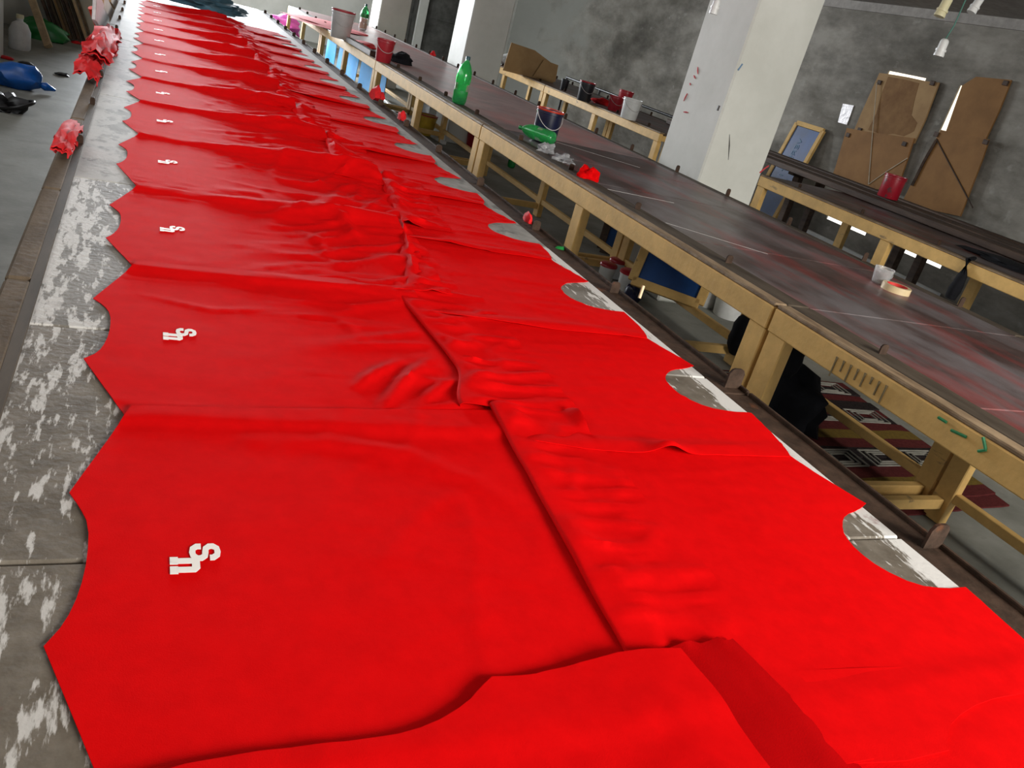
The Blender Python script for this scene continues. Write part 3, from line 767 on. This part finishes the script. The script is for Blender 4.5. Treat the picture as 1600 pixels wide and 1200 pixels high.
# ---------------------------------------------------------------- things on the wall tables
def can(label, base, r, h, wall_m, **k): return bucket(label, base, r, h, wall_m, name='can', cat='can', handle=False, taper=.95, **k)
can('small red paint can standing on the dark planks by the wall', tp(1386, 309, TZ + .072), .095, .20, 'red_can')
bucket('white bucket at the near end of the far wall table', tp(981, 186), .105, .215, 'white_pl', taper=.85)
bucket('bright dark-red bucket beside the white bucket, far wall table', tp(958, 173), .085, .165, 'red_pl')
bucket('dark red bucket half hidden behind the white bucket', tp(981, 174) + Vector((.05, .25, 0)), .095, .22, 'red_pl', handle=False)
bucket('tall dark bucket left of the red one on the far wall table', tp(911, 158), .095, .225, 'dark_pl', 'red_pl')
bucket('small dark cup-like pot left of the tall dark bucket', tp(880, 141), .055, .14, 'dark_pl', handle=False)
rag('rag', 'red rag between the dark and red buckets', 'rag', tp(939, 163), .12, .09, .05, M['red_rag'], 22)
# torn carton
cb = tp(830, 121); cb.x = min(cb.x, 5.5)
t = thing('cardboard_box', 'torn brown cardboard box at the end of the far wall table', 'box', cb)
obj('box_side', MB().slab([(cb.x - .45, TZ), (cb.x + .35, TZ), (cb.x + .35, TZ + .22), (cb.x - .05, TZ + .36), (cb.x - .42, TZ + .38)], cb.y - .01, cb.y, 'xz'), M['card_light'], t)
obj('box_side', MB().slab([(cb.y, TZ), (cb.y + .6, TZ), (cb.y + .6, TZ + .26), (cb.y, TZ + .22)], cb.x + .35, cb.x + .36, 'yz'), M['card_light'], t)
obj('flap', MB().slab([(cb.x + .0, TZ + .02), (cb.x + .36, TZ + .02), (cb.x + .34, TZ + .25), (cb.x + .1, TZ + .27)], cb.y - .06, cb.y - .05, 'xz'), M['card_light'], t)
rag('plastic_wrap', 'pale crumpled sheet left of the torn cardboard box', 'plastic', tp(796, 104), .3, .3, .12, M['white_pl'], 31)
# pipe rail behind the far wall table
t = thing('pipe_rail', 'thin dark pipe rail standing behind the far wall table', 'rail', (6.2, 9.8, 0))
a_, b_ = on(885, 122, x=6.2), on(1000, 162, x=6.2)
zz = (a_.z + b_.z) / 2
obj('rail_pipe', MB().tube([(6.2, b_.y - 1.2, zz), (6.2, b_.y, zz), (6.2, a_.y, zz)], .018, 8), M['dark_pl'], t)
for y in (b_.y - 1.15, (a_.y + b_.y) / 2, a_.y - .02): obj('post', MB().tube([(6.2, y, 0), (6.2, y, zz)], .018, 8), M['dark_pl'], t)
# black strap hung over the wall table's front edge and black cloth on top
pts = [on(1523, 404, x=4.99), on(1513, 408, x=4.90), on(1508, 414, x=4.855)]
pts = [Vector((4.99, pts[0].y, TZ + .012)), Vector((4.93, pts[1].y, TZ + .014)), Vector((4.86, pts[2].y, TZ + .004)), on(1504, 430, x=4.85), on(1492, 452, x=4.848), on(1484, 466, x=4.845)]
tag(obj('hanging_cloth', MB().tube(pts, [.012, .014, .018, .03, .042, .035], 8), M['black'], org=pts[3]), 'twisted black cloth hanging over the wall table front edge', 'cloth')
rag('cloth_heap', 'flat black cloth lying on the wall table at the right picture edge', 'cloth', tp(1590, 420), .20, .38, .028, M['black'], 9, .45)
def hang(label, px0, py0, px1, py1, x, r, seed):
    p = on(px0, py0, x=x); q = on(px1, py1, x=x); pts = [p.lerp(q, k / 6) + Vector((.01 * nz(k, seed), .02 * nz(k * .8, seed + 3), 0)) for k in range(7)]
    return tag(obj('hanging_cloth', MB().tube(pts, [r * .5, r, r * 1.15, r * 1.1, r, r * .85, r * .35], 10), M['black'], org=p), label, 'cloth')
hang('black cloth hanging right of the near double leg under the middle table', 1246, 522, 1228, 588, 2.6, .05, 3)
hang('black cloth hanging on the back leg left of the near double leg', 1178, 492, 1145, 552, 3.26, .07, 8)

# ---------------------------------------------------------------- boards over the wall windows
def board(name, label, qs, x, material, th=.02, cat='board'):
    P = [on(*q, x=x) for q in qs]; c_ = sum(P, Vector()) / len(P)
    t_ = thing(name, label, cat, c_)
    obj('sheet', MB().slab([(p.y, p.z) for p in P], x, x + th, 'yz'), material, t_)
    return t_
b1 = board('cardboard_sheet', 'upper left brown cardboard with dark wet stain over the wall window', [(1374, 114), (1397, 117), (1420, 121), (1447, 127), (1467, 129), (1445, 188), (1428, 224), (1330, 214), (1345, 178)], 7.955, M['card_light'])
Ps = [on(*q, x=7.954) for q in ((1388, 120), (1412, 124), (1436, 130), (1428, 160), (1424, 180), (1433, 192), (1428, 205), (1412, 213), (1395, 209), (1380, 211), (1356, 203), (1362, 192), (1369, 178), (1378, 145))]
obj('wet_stain', MB().slab([(p.y, p.z) for p in Ps], 7.953, 7.9565, 'yz'), M['card_stained'], b1)
b2 = board('hardboard_sheet', 'lower left brown hardboard with strings below the stained cardboard', [(1323, 200), (1356, 206), (1428, 216), (1417, 250), (1400, 300), (1296, 285), (1305, 262)], 7.93, M['card'])
b3 = board('hardboard_sheet', 'upper right brown hardboard with clipped corner over the wall window', [(1503, 134), (1525, 120), (1580, 125), (1560, 175), (1540, 217), (1478, 205)], 7.955, M['card'])
b4 = board('hardboard_sheet', 'lower right brown hardboard crossed by a dark string', [(1470, 203), (1545, 218), (1535, 248), (1500, 338), (1408, 318), (1425, 285)], 7.93, M['card'])
def cord(parent, qs, x, r, mm): obj('string', MB().tube([on(*q, x=x) for q in qs], r, 5), M[mm], parent)
cord(b2, [(1370, 130), (1364, 200), (1357, 288)], 7.925, .006, 'string'); cord(b2, [(1357, 288), (1385, 268), (1418, 247)], 7.925, .006, 'string')
cord(b4, [(1463, 217), (1483, 255), (1507, 300), (1520, 325)], 7.925, .007, 'dark_string')
cord(b4, [(1463, 219), (1445, 250), (1425, 290)], 7.925, .02, 'plank_dark')
for b_, qs in ((b1, [(1374, 129), (1457, 130), (1343, 203)]), (b2, [(1325, 211), (1413, 225)]), (b3, [(1571, 130)]), (b4, [(1540, 222), (1463, 210)])):
    for q in qs:
        p = on(*q, x=7.945 if b_ in (b1, b3) else 7.925); obj('nail_block', MB().box(p.x - .01, p.x + .015, p.y - .03, p.y + .03, p.z - .025, p.z + .025), M['plank_dark'], b_)
P = [on(*q, x=7.985) for q in ((1317, 162), (1334, 165), (1323, 195), (1309, 191))]
tag(obj('tape_patch', MB().slab([(p.y, p.z) for p in P], 7.985, 7.999, 'yz'), M['foil'], org=P[0]), 'shiny silver tape patch on the grey wall left of the boards', 'tape')
# blue framed screens: leaning on the wall, under the tables
def screen(label, cs, th, frame_m, mesh_m, fw=.05, letters=None, lean=None):
    """cs: four corners (lower near, lower far, upper far, upper near)"""
    a, b, c_, d = [Vector(p) for p in cs]; t_ = thing('printing_screen', label, 'screen', (a + b) / 2)
    nrm = (b - a).cross(d - a).normalized()
    for p, q, up in ((a, b, d - a), (d, c_, d - a), (a, d, b - a), (b, c_, b - a)):
        obj('frame_bar', MB().bar(p, q, th, fw, up=up), M[frame_m], t_)
    cm = sum((a, b, c_, d), Vector()) / 4
    ins = [p + (cm - p) * (fw / (p - cm).length) * .6 for p in (a, b, c_, d)]
    mb = MB().add([p + nrm * .004 for p in ins] + [p - nrm * .004 for p in ins], [[0, 1, 2, 3], [7, 6, 5, 4], [0, 4, 5, 1], [1, 5, 6, 2], [2, 6, 7, 3], [3, 7, 4, 0]])
    me = obj('mesh_sheet', mb, M[mesh_m], t_)
    return t_, (a, b, c_, d, nrm), me
def letters_on(me_parent, frame, text, u0, u1, v, hgt, mm, side=-1, vertical=False):
    """stroke capitals on a screen sheet"""
    G = {'V': [[(0, 1), (.5, 0), (1, 1)]], 'E': [[(1, 1), (0, 1), (0, 0), (1, 0)], [(0, .5), (.8, .5)]], 'R': [[(0, 0), (0, 1), (1, 1), (1, .5), (0, .5)], [(.4, .5), (1, 0)]],
         'S': [[(1, 1), (0, 1), (0, .5), (1, .5), (1, 0), (0, 0)]], 'T': [[(0, 1), (1, 1)], [(.5, 1), (.5, 0)]], 'Y': [[(0, 1), (.5, .5), (1, 1)], [(.5, .5), (.5, 0)]],
         'L': [[(0, 1), (0, 0), (1, 0)]], 'O': [[(0, 0), (0, 1), (1, 1), (1, 0), (0, 0)]], 'I': [[(.5, 0), (.5, 1)]], 'N': [[(0, 0), (0, 1), (1, 0), (1, 1)]], 'A': [[(0, 0), (.5, 1), (1, 0)], [(.25, .4), (.75, .4)]], '/': [[(0, 0), (1, 1)]]}
    a, b, c_, d, nrm = frame; eu = b - a; ev = d - a; mb = MB(); n = len(text)
    for k, ch in enumerate(text):
        for path in G.get(ch, []):
            for p, q in zip(path, path[1:]):
                def W_(s_):
                    u = u0 + (u1 - u0) * ((k + .12 + s_[0] * .68) / n); w = v + hgt * s_[1]
                    if vertical: u, w = v + hgt * s_[1], u0 + (u1 - u0) * ((k + .12 + s_[0] * .68) / n)
                    return a + eu * u + ev * w + nrm * .006 * side
                mb.bar(W_(p), W_(q), .014, .004, up=nrm, c=0)
    o = obj('lettering', mb, M[mm], me_parent); o['kind'] = 'stuff'; return o
x = 7.86
pa, pb, pc, pd = on(1249, 248, x=x), on(1200, 262, x=x), on(1238, 190, x=x), on(1278, 200, x=x)
pa2 = pa.copy(); 
lo_a = Vector((7.70, pd.y - .02, .02)); lo_b = Vector((7.70, pc.y, .02)); up_c = Vector((7.95, pc.y, pc.z)); up_d = Vector((7.95, pd.y - .02, pc.z))
t_, fr, me = screen('tall blue screen in a pale wooden frame leaning on the right wall', (lo_a, lo_b, up_c, up_d), .04, 'wood', 'blue', .06)
letters_on(t_, fr, 'VERSATI', .86, .42, .5, .12, 'letter_pale', side=1 if fr[4].x < 0 else -1, vertical=True)
# bright blue sheets under the far middle tables
def sheet(label, x, y0, y1, z0, z1, seed):
    mb = MB(); n = 12; k = 8
    for a in range(n + 1):
        for b in range(k + 1):
            y = y0 + (y1 - y0) * a / n; z = z0 + (z1 - z0) * b / k; mb.v.append(Vector((x + .025 * nz(y * 2.5, z * 1.2, seed), y, z)))
    for a in range(n):
        for b in range(k): i = a * (k + 1) + b; mb.f.append([i, i + 1, i + k + 2, i + k + 1])
    mb.smooth = True
    return tag(obj('plastic_sheet', mb, M['blue_bright'], org=(x, y0, z0), mods=(solid(.006),)), label, 'sheet', 'bright blue sheets under the far tables')
sheet('bright blue plastic sheet hung under the far middle table, nearest one', 2.55, 9.77, 11.10, .02, .74, 1)
sheet('bright blue plastic sheet hung under the far middle table, middle one', 2.55, 11.33, 12.65, .02, .74, 4)
sheet('bright blue plastic sheet hung under the far middle table, farthest one', 2.55, 12.9, 13.5, .02, .74, 7)
# dark blue screens on the floor beneath the middle table
def low_screen(label, q_lo0, q_lo1, h, lean, frame_m, letters=None, z0=.04):
    a = on(*q_lo0, z=z0); b = on(*q_lo1, z=z0)
    e = (b - a).normalized(); n_ = Vector((-e.y, e.x, 0))
    if n_.y < 0: n_ = -n_
    t_, fr, me = screen(label, (a, b, b + n_ * lean + Vector((0, 0, h)), a + n_ * lean + Vector((0, 0, h))), .04, frame_m, 'blue', .06)
    if letters: letters_on(t_, fr, letters, .12, .8, .72, .12, 'letter_pale', side=1 if fr[4].y < 0 else -1)
    return t_
low_screen('dark blue screen with faint lettering on the floor under the middle table', (988, 438), (1092, 476), .5, .22, 'wood', 'STYLES', .185)
low_screen('small blue screen in a dark frame left of the lettered screen', (938, 388), (972, 398), .40, .12, 'plank_dark')
# tubs on the floor under the middle table
for q, r, h, lab in (((944, 438), .06, .12, 'white tub with red lid, left of three under the middle table'), ((958, 433), .06, .13, 'white tub with red lid, behind the other two under the middle table'), ((976, 459), .075, .16, 'white tub with red lid, right of three under the middle table')):
    p = fp(*q); t_ = bucket(lab, p, r, h, 'white_pl', 'red_pl', False, 'tub', 'tub', taper=.9)
    obj('lid', MB().lathe([(.001, h + .012), (r * .95, h + .012), (r * 1.08, h + .004), (r * 1.08, h - .012), (.001, h - .01)], 20).xf(Matrix.Translation(p)), M['red_pl'], t_)
rag('bag', 'small dark blue bag before the red-lidded tubs', 'bag', fp(984, 470), .05, .05, .10, M['navy'], 41)
bucket('small grey-white tub right of the lettered blue screen', fp(1102, 478), .075, .13, 'white_pl', handle=False)
bucket('larger grey-white bucket right of the small tub on the floor', fp(1134, 494), .12, .20, 'white_pl', handle=False)
rag('cloth_heap', 'black heap on the floor beside the striped rug', 'cloth', fp(1212, 655), .13, .24, .24, M['black'], 51, .4)
# striped rug
ra, rb, rc, rd = Vector((3.95, 2.10, 0)), Vector((2.95, 2.02, 0)), Vector((3.02, 3.45, 0)), Vector((4.05, 3.40, 0))
t = thing('rug', 'striped maroon and yellow rug with key pattern on the floor under the tables', 'rug', (ra + rb + rc + rd) / 4)
bands = ['rug_red', 'rug_red', 'rug_yellow', 'rug_red', 'rug_dark', 'rug_dark', 'rug_red', 'rug_yellow', 'rug_red', 'rug_dark', 'rug_red', 'rug_dark', 'rug_red', 'rug_dark', 'rug_red']
nb = len(bands)
def RP(u, v, z): p = rb.lerp(ra, u).lerp(rc.lerp(rd, u), v); return Vector((p.x, p.y, z))
for k, mm in enumerate(bands):
    mb = MB(); n = 12; v0, v1 = k / nb, (k + 1) / nb
    for a in range(n + 1):
        u = a / n
        for v in (v0, v1):
            wob = .012 * nz(u * 5, v * 9) ; p = RP(u, v, .012 + .006 * nz(u * 4, v * 6, 2)); p.y += wob; mb.v.append(p); 
    for a in range(n): mb.f.append([2 * a, 2 * a + 1, 2 * a + 3, 2 * a + 2])
    obj('rug_band', mb, M[mm], t, mods=(solid(.008),))
mk = MB()
for k in (4, 9, 13):
    for c_ in range(3):
        for s_ in (.0, .33, .62):
            u0, u1 = .08 + c_ * .30 + s_ * .11, .08 + c_ * .30 + .24 - s_ * .11; h_ = 1.6 / nb
            v0, v1 = k / nb + s_ * h_ * .42, k / nb + h_ - s_ * h_ * .42
            q = [RP(u0, v0, .024), RP(u1, v0, .024), RP(u1, v1, .024), RP(u0, v1, .024)]
            for a_, b_ in zip(q, q[1:] + q[:1]): mk.bar(a_, b_, .008, .005, c=0)
obj('key_pattern', mk, M['rug_white'], t)['kind'] = 'stuff'
# more floor clutter under the far middle tables
tag(obj('white_box', MB().box(*(lambda p: (p.x - .2, p.x + .2, p.y, p.y + .35))(fp(688, 205)), 0, .42, .01), M['white_pl'], org=fp(688, 205)), 'white box standing under the middle table beyond the mid leg', 'box')
tag(obj('paper_sheet', MB().slab([(p.x, p.y) for p in (fp(614, 178), fp(640, 168), fp(655, 190), fp(640, 196))], .02, .05, 'xy'), M['white_pl'], org=fp(640, 180)), 'white sheet of board lying on the floor beyond the middle table leg', 'board')
p = fp(663, 210)
t_ = bucket('yellow tub with dark red top under the middle table', p, .12, .24, 'yellow_pl', 'red_pl', False, fill='red_pl')
for k, q in enumerate(((730, 222), (741, 232), (752, 240))):
    bucket('dark maroon bucket under the middle table, %s of three in a row' % ['left', 'middle', 'right'][k], fp(*q), .13, .30, 'red_pl', handle=False, group='maroon buckets under the middle table')
bottle('green bottle standing on the floor behind the double leg', fp(798, 262), s=.85, body='green_dk')
for q0, q1, lab in (((602, 160), (622, 182), 'pale stick on the floor beyond the far legs, left one'), ((672, 212), (694, 226), 'pale stick on the floor beside the yellow tub')):
    tag(obj('stick', MB().bar(fp(*q0) + Vector((0, 0, .02)), fp(*q1) + Vector((0, 0, .02)), .05, .04), M['white_pl'], org=fp(*q0)), lab, 'stick')
# red scraps caught on the front table's right rail
for q, r, lab in (((588, 156), .05, 'red scrap caught on the right table rail, farthest'), ((627, 187), .03, 'thin red scrap on the right table rail, middle'), ((824, 348), .022, 'small red scrap on the right table rail, nearest')):
    rag('rag', lab, 'rag', on(*q, x=1.31), r * .7, r * 1.4, r * 1.2, M['red_rag'], q[0], .6, 2, 'red scraps on the right rail')
rag('rag', 'blue-grey cloth heap on the front table where the red pieces end', 'cloth', (.50, 9.0, TZ + .03), .36, .34, .09, M['teal'], 71, .5, 4)
pg = on(999, 466, x=1.305)
tag(obj('wooden_peg', MB().bar(pg, pg + Vector((.006, .008, .036)), .008, .006, up=(0, 1, 0), c=.001), M['tape'], org=pg), 'small tan wooden peg standing on the right rail of the front table', 'peg')
rag('rag', 'tiny green scrap on the right rail of the front table', 'rag', on(873, 396, x=1.305), .018, .02, .02, M['green_dk'], 33, .4, 2)
# ---------------------------------------------------------------- left aisle
def twist(label, qs, x, r, seed):
    P = [on(*q, x=x) for q in qs]; pts = []
    for a, b in zip(P, P[1:]): pts += [a.lerp(b, k / 5) for k in range(5)]
    pts.append(P[-1]); pts = [p.lerp((pts[max(0, i - 1)] + pts[min(len(pts) - 1, i + 1)]) / 2, .6) for i, p in enumerate(pts)]; R_ = [r * (.7 + .6 * abs(nz(k * .45, seed))) for k in range(len(pts))]; R_[0] *= .5; R_[-1] *= .5
    mb = MB(); mb.smooth = True; nw = 9; n = len(pts)
    for layer in range(2):
        k0 = len(mb.v)
        for k, p in enumerate(pts):
            d = (pts[min(k + 1, n - 1)] - pts[max(k - 1, 0)]).normalized(); side = d.cross(Vector((.3 + nz(k * .3, seed), .2, 1))).normalized(); up = side.cross(d)
            for w in range(nw):
                u = (w / (nw - 1) - .5) * 2
                q = p + side * u * r * (1.25 + .5 * nz(k * .5, seed + layer * 5)) + up * r * (.75 * nz(u * 2.2, k * .42, seed + layer * 7) + .45 * nz(u * 5, k * .9, seed + 3) + .35 - .5 * u * u + .3 * layer)
                mb.v.append(q)
        for k in range(n - 1):
            for w in range(nw - 1): a = k0 + k * nw + w; mb.f.append([a, a + 1, a + nw + 1, a + nw])
    return tag(obj('rag', mb, M['red_rag'], org=P[0], mods=(solid(.003),)), label, 'rag')
twist('red rag looped over the left table rail, nearest one', [(93, 240), (101, 216), (112, 199), (126, 196), (130, 205), (118, 214), (104, 222), (97, 240)], -.175, .018, 4)
twist('red rag draped along the left table rail, middle one', [(134, 123), (139, 105), (146, 92)], -.19, .035, 9)
twist('red rag twisted over the left table rail, farthest one', [(150, 92), (156, 74), (164, 60), (173, 50), (165, 66), (160, 78), (166, 72)], -.17, .045, 14)
bb = fp(28, 137)
t = thing('plastic_bag', 'bright blue plastic bundle lying on the left aisle floor', 'bag', bb)
mb = MB(); mb.smooth = True
bm = bmesh.new(); bmesh.ops.create_icosphere(bm, subdivisions=3, radius=1)
for v in bm.verts:
    q = v.co * (1 + .28 * noise.noise(v.co * 1.8) + .14 * noise.noise(v.co * 5)); q.x = max(-.85, min(.85, q.x))
    mb.v.append(bb + Vector((q.x * .205, q.y * .12, max(0, q.z * .11 + .09))))
bm.verts.index_update(); mb.f = [[v.index for v in f.verts] for f in bm.faces]; bm.free()
obj('bundle', mb, M['blue_bag'], t)
obj('knot_tail', MB().tube([bb + Vector((.15, 0, .06)), bb + Vector((.2, 0, .05)), bb + Vector((.27, .03, .03))], [.015, .035, .01], 8), M['blue_bag'], t)
obj('knot_tail', MB().tube([bb + Vector((-.14, 0, .08)), bb + Vector((-.2, -.02, .09))], [.03, .01], 8), M['blue_bag'], t)
cc = fp(10, 172)
rag('cable_heap', 'black cable heap on the aisle floor below the blue bundle', 'cable', cc, .12, .10, .10, M['cable'], 77, .7)
tag(obj('cable_loop', MB().tube([cc + Vector((.06 + .13 * math.sin(a) * .9, .12 * math.cos(a), .05 + .04 * math.sin(a))) for a in [2.2 * math.pi * k / 24 for k in range(22)]], .012, 8), M['cable'], org=cc), 'black cable loop sticking out of the cable heap', 'cable')
p = fp(31, 77)
t = thing('jug', 'white plastic jug by the left wall', 'jug', p)
obj('body', MB().lathe([(.001, 0), (.09, 0), (.10, .02), (.10, .18), (.07, .25), (.03, .275), (.03, .30), (.001, .30)], 20).xf(Matrix.Translation(p)), M['white_pl'], t)
obj('cap', MB().lathe([(.001, .335), (.034, .335), (.036, .30), (.001, .30)], 16).xf(Matrix.Translation(p)), M['cream_pl'], t)
rag('cloth_bundle', 'dark green bundle on the floor behind the leaning stick', 'bundle', fp(66, 61), .27, .13, .16, M['green_dk'], 88, .35)
a = fp(76, 76)
tag(obj('wooden_stick', MB().bar(a + Vector((0, 0, .02)), on(50, 0, y=11.3) + (on(50, 0, y=11.3) - a) * .9, .075, .05, up=(0, 1, 0)), M['pole'], org=a), 'pale wooden stick leaning by itself at the end of the left aisle', 'stick')
for k in range(10):
    q = (93 + 5.9 * k, 51 + 1.65 * k); b_ = fp(*q); b_.y = min(b_.y, 11.7) + .05 * (k % 2)
    mm = 'pole' if k == 8 else ('plank_dark', 'strip', 'rail_brown', 'plank_dark', 'card_light')[k * 3 % 5]
    lab = 'pale batten leaning among the dark boards at the aisle end' if k == 8 else 'dark board leaning at the aisle end, %s from the left' % ['first', 'second', 'third', 'fourth', 'fifth', 'sixth', 'seventh', 'eighth', '', 'last'][k]
    tag(obj('leaning_board', MB().bar(b_ + Vector((0, 0, .02)), b_ + Vector((-.44, .06, 1.1 + .1 * rng.random())), .03, .11, up=(0, 1, 0)), M[mm], org=b_), lab, 'board', 'boards leaning at the aisle end')
P0 = Vector((-.28, 10.8, .02))
tag(obj('leaning_pole', MB().tube([Vector((-.25, on(157, 52, x=-.27).y, .02)), on(157, 52, x=-.27), on(141, 14, x=-.33) + Vector((0, .1, 0))], .02, 8), M['ink_red'], org=P0), 'thin reddish pole leaning beside the left table rail', 'pole')
for k, (q0, q1, mm) in enumerate((((168, 46), (148, 6), 'foil'), ((178, 30), (160, 0), 'card_light'), ((186, 16), (172, -8), 'card_light'))):
    p0 = on(*q0, x=-.24); p1 = on(*q1, x=-.24)
    tag(obj('leaning_board', MB().bar(p0, p1, .02, .16 if k == 0 else .10, up=(0, 1, 0)), M[mm], org=p0), ['shiny foil-faced board leaning left of the table end', 'brown board leaning left of the table end, nearer one', 'brown board leaning left of the table end, farther one'][k], 'board')
rngd = random.Random(12)
for k, q in enumerate(((120, 68), (40, 100), (12, 103), (97, 118), (54, 117), (10, 92))):
    rag('scrap', 'dark scrap on the aisle floor, %s' % ['by the leaning boards', 'in the middle before the jug', 'left, above the blue bundle', 'right of the blue bundle', 'just above the blue bundle', 'red one by the left wall'][k], 'scrap', fp(*q), .06, .05, .02, M['red_rag'] if k in (0, 5) else M['dark_pl'], k + 60, .5, 2)
# pink cloth and pale things at the far table end
rag('cloth_heap', 'bright pink cloth on the floor beyond the front table', 'cloth', (2.0, 14.6, .42), .25, .25, .2, M['pink'], 91)
tag(obj('stand', MB().box(1.7, 2.3, 14.3, 14.9, 0, .42, .01), M['dark_pl'], org=(2, 14.6, 0)), 'dark low stand carrying the pink cloth', 'stand')

# ---------------------------------------------------------------- lamp holders hanging at the upper right
def holder(label, q, y, body_m, wire_m, tilt=0, h=.10, r=.026, slit=False):
    p = on(*q, y=y); t_ = thing('lamp_holder', label, 'lamp holder', p)
    X = Matrix.Translation(p) @ Matrix.Rotation(tilt, 4, 'Y')
    obj('holder_body', MB().lathe([(.001, .0), (r * 1.15, 0), (r * 1.18, .01), (r, .03), (r * .98, h * .8), (r * .86, h * .92), (r * .5, h), (.001, h)], 20).xf(X), M[body_m], t_)
    obj('holder_ring', MB().lathe([(r * 1.0, .028), (r * 1.22, .028), (r * 1.22, .04), (r * 1.0, .04)], 20, True).xf(X), M[body_m], t_)
    top = X @ Vector((0, 0, h))
    obj('wire', MB().tube([top, top + Vector((.02, 0, .08)), Vector((p.x + .03, p.y, ZC))], .004, 6), M[wire_m], t_)
    return t_
holder('white lamp holder hanging lowest by a green wire, upper right', (1466, 88), 4.0, 'white_pl', 'wire')
holder('cream lamp holder at the top edge above the white one', (1467, 26), 4.0, 'cream_pl', 'cable', .15, .12, .028)
holder('white lamp holder at the top edge, farthest right', (1517, 20), 4.0, 'white_pl', 'cable', .3, .11, .024)
holder('small white lamp holder at the top edge before the near pillar', (1114, 22), 4.3, 'white_pl', 'cable', .0, .08, .02)
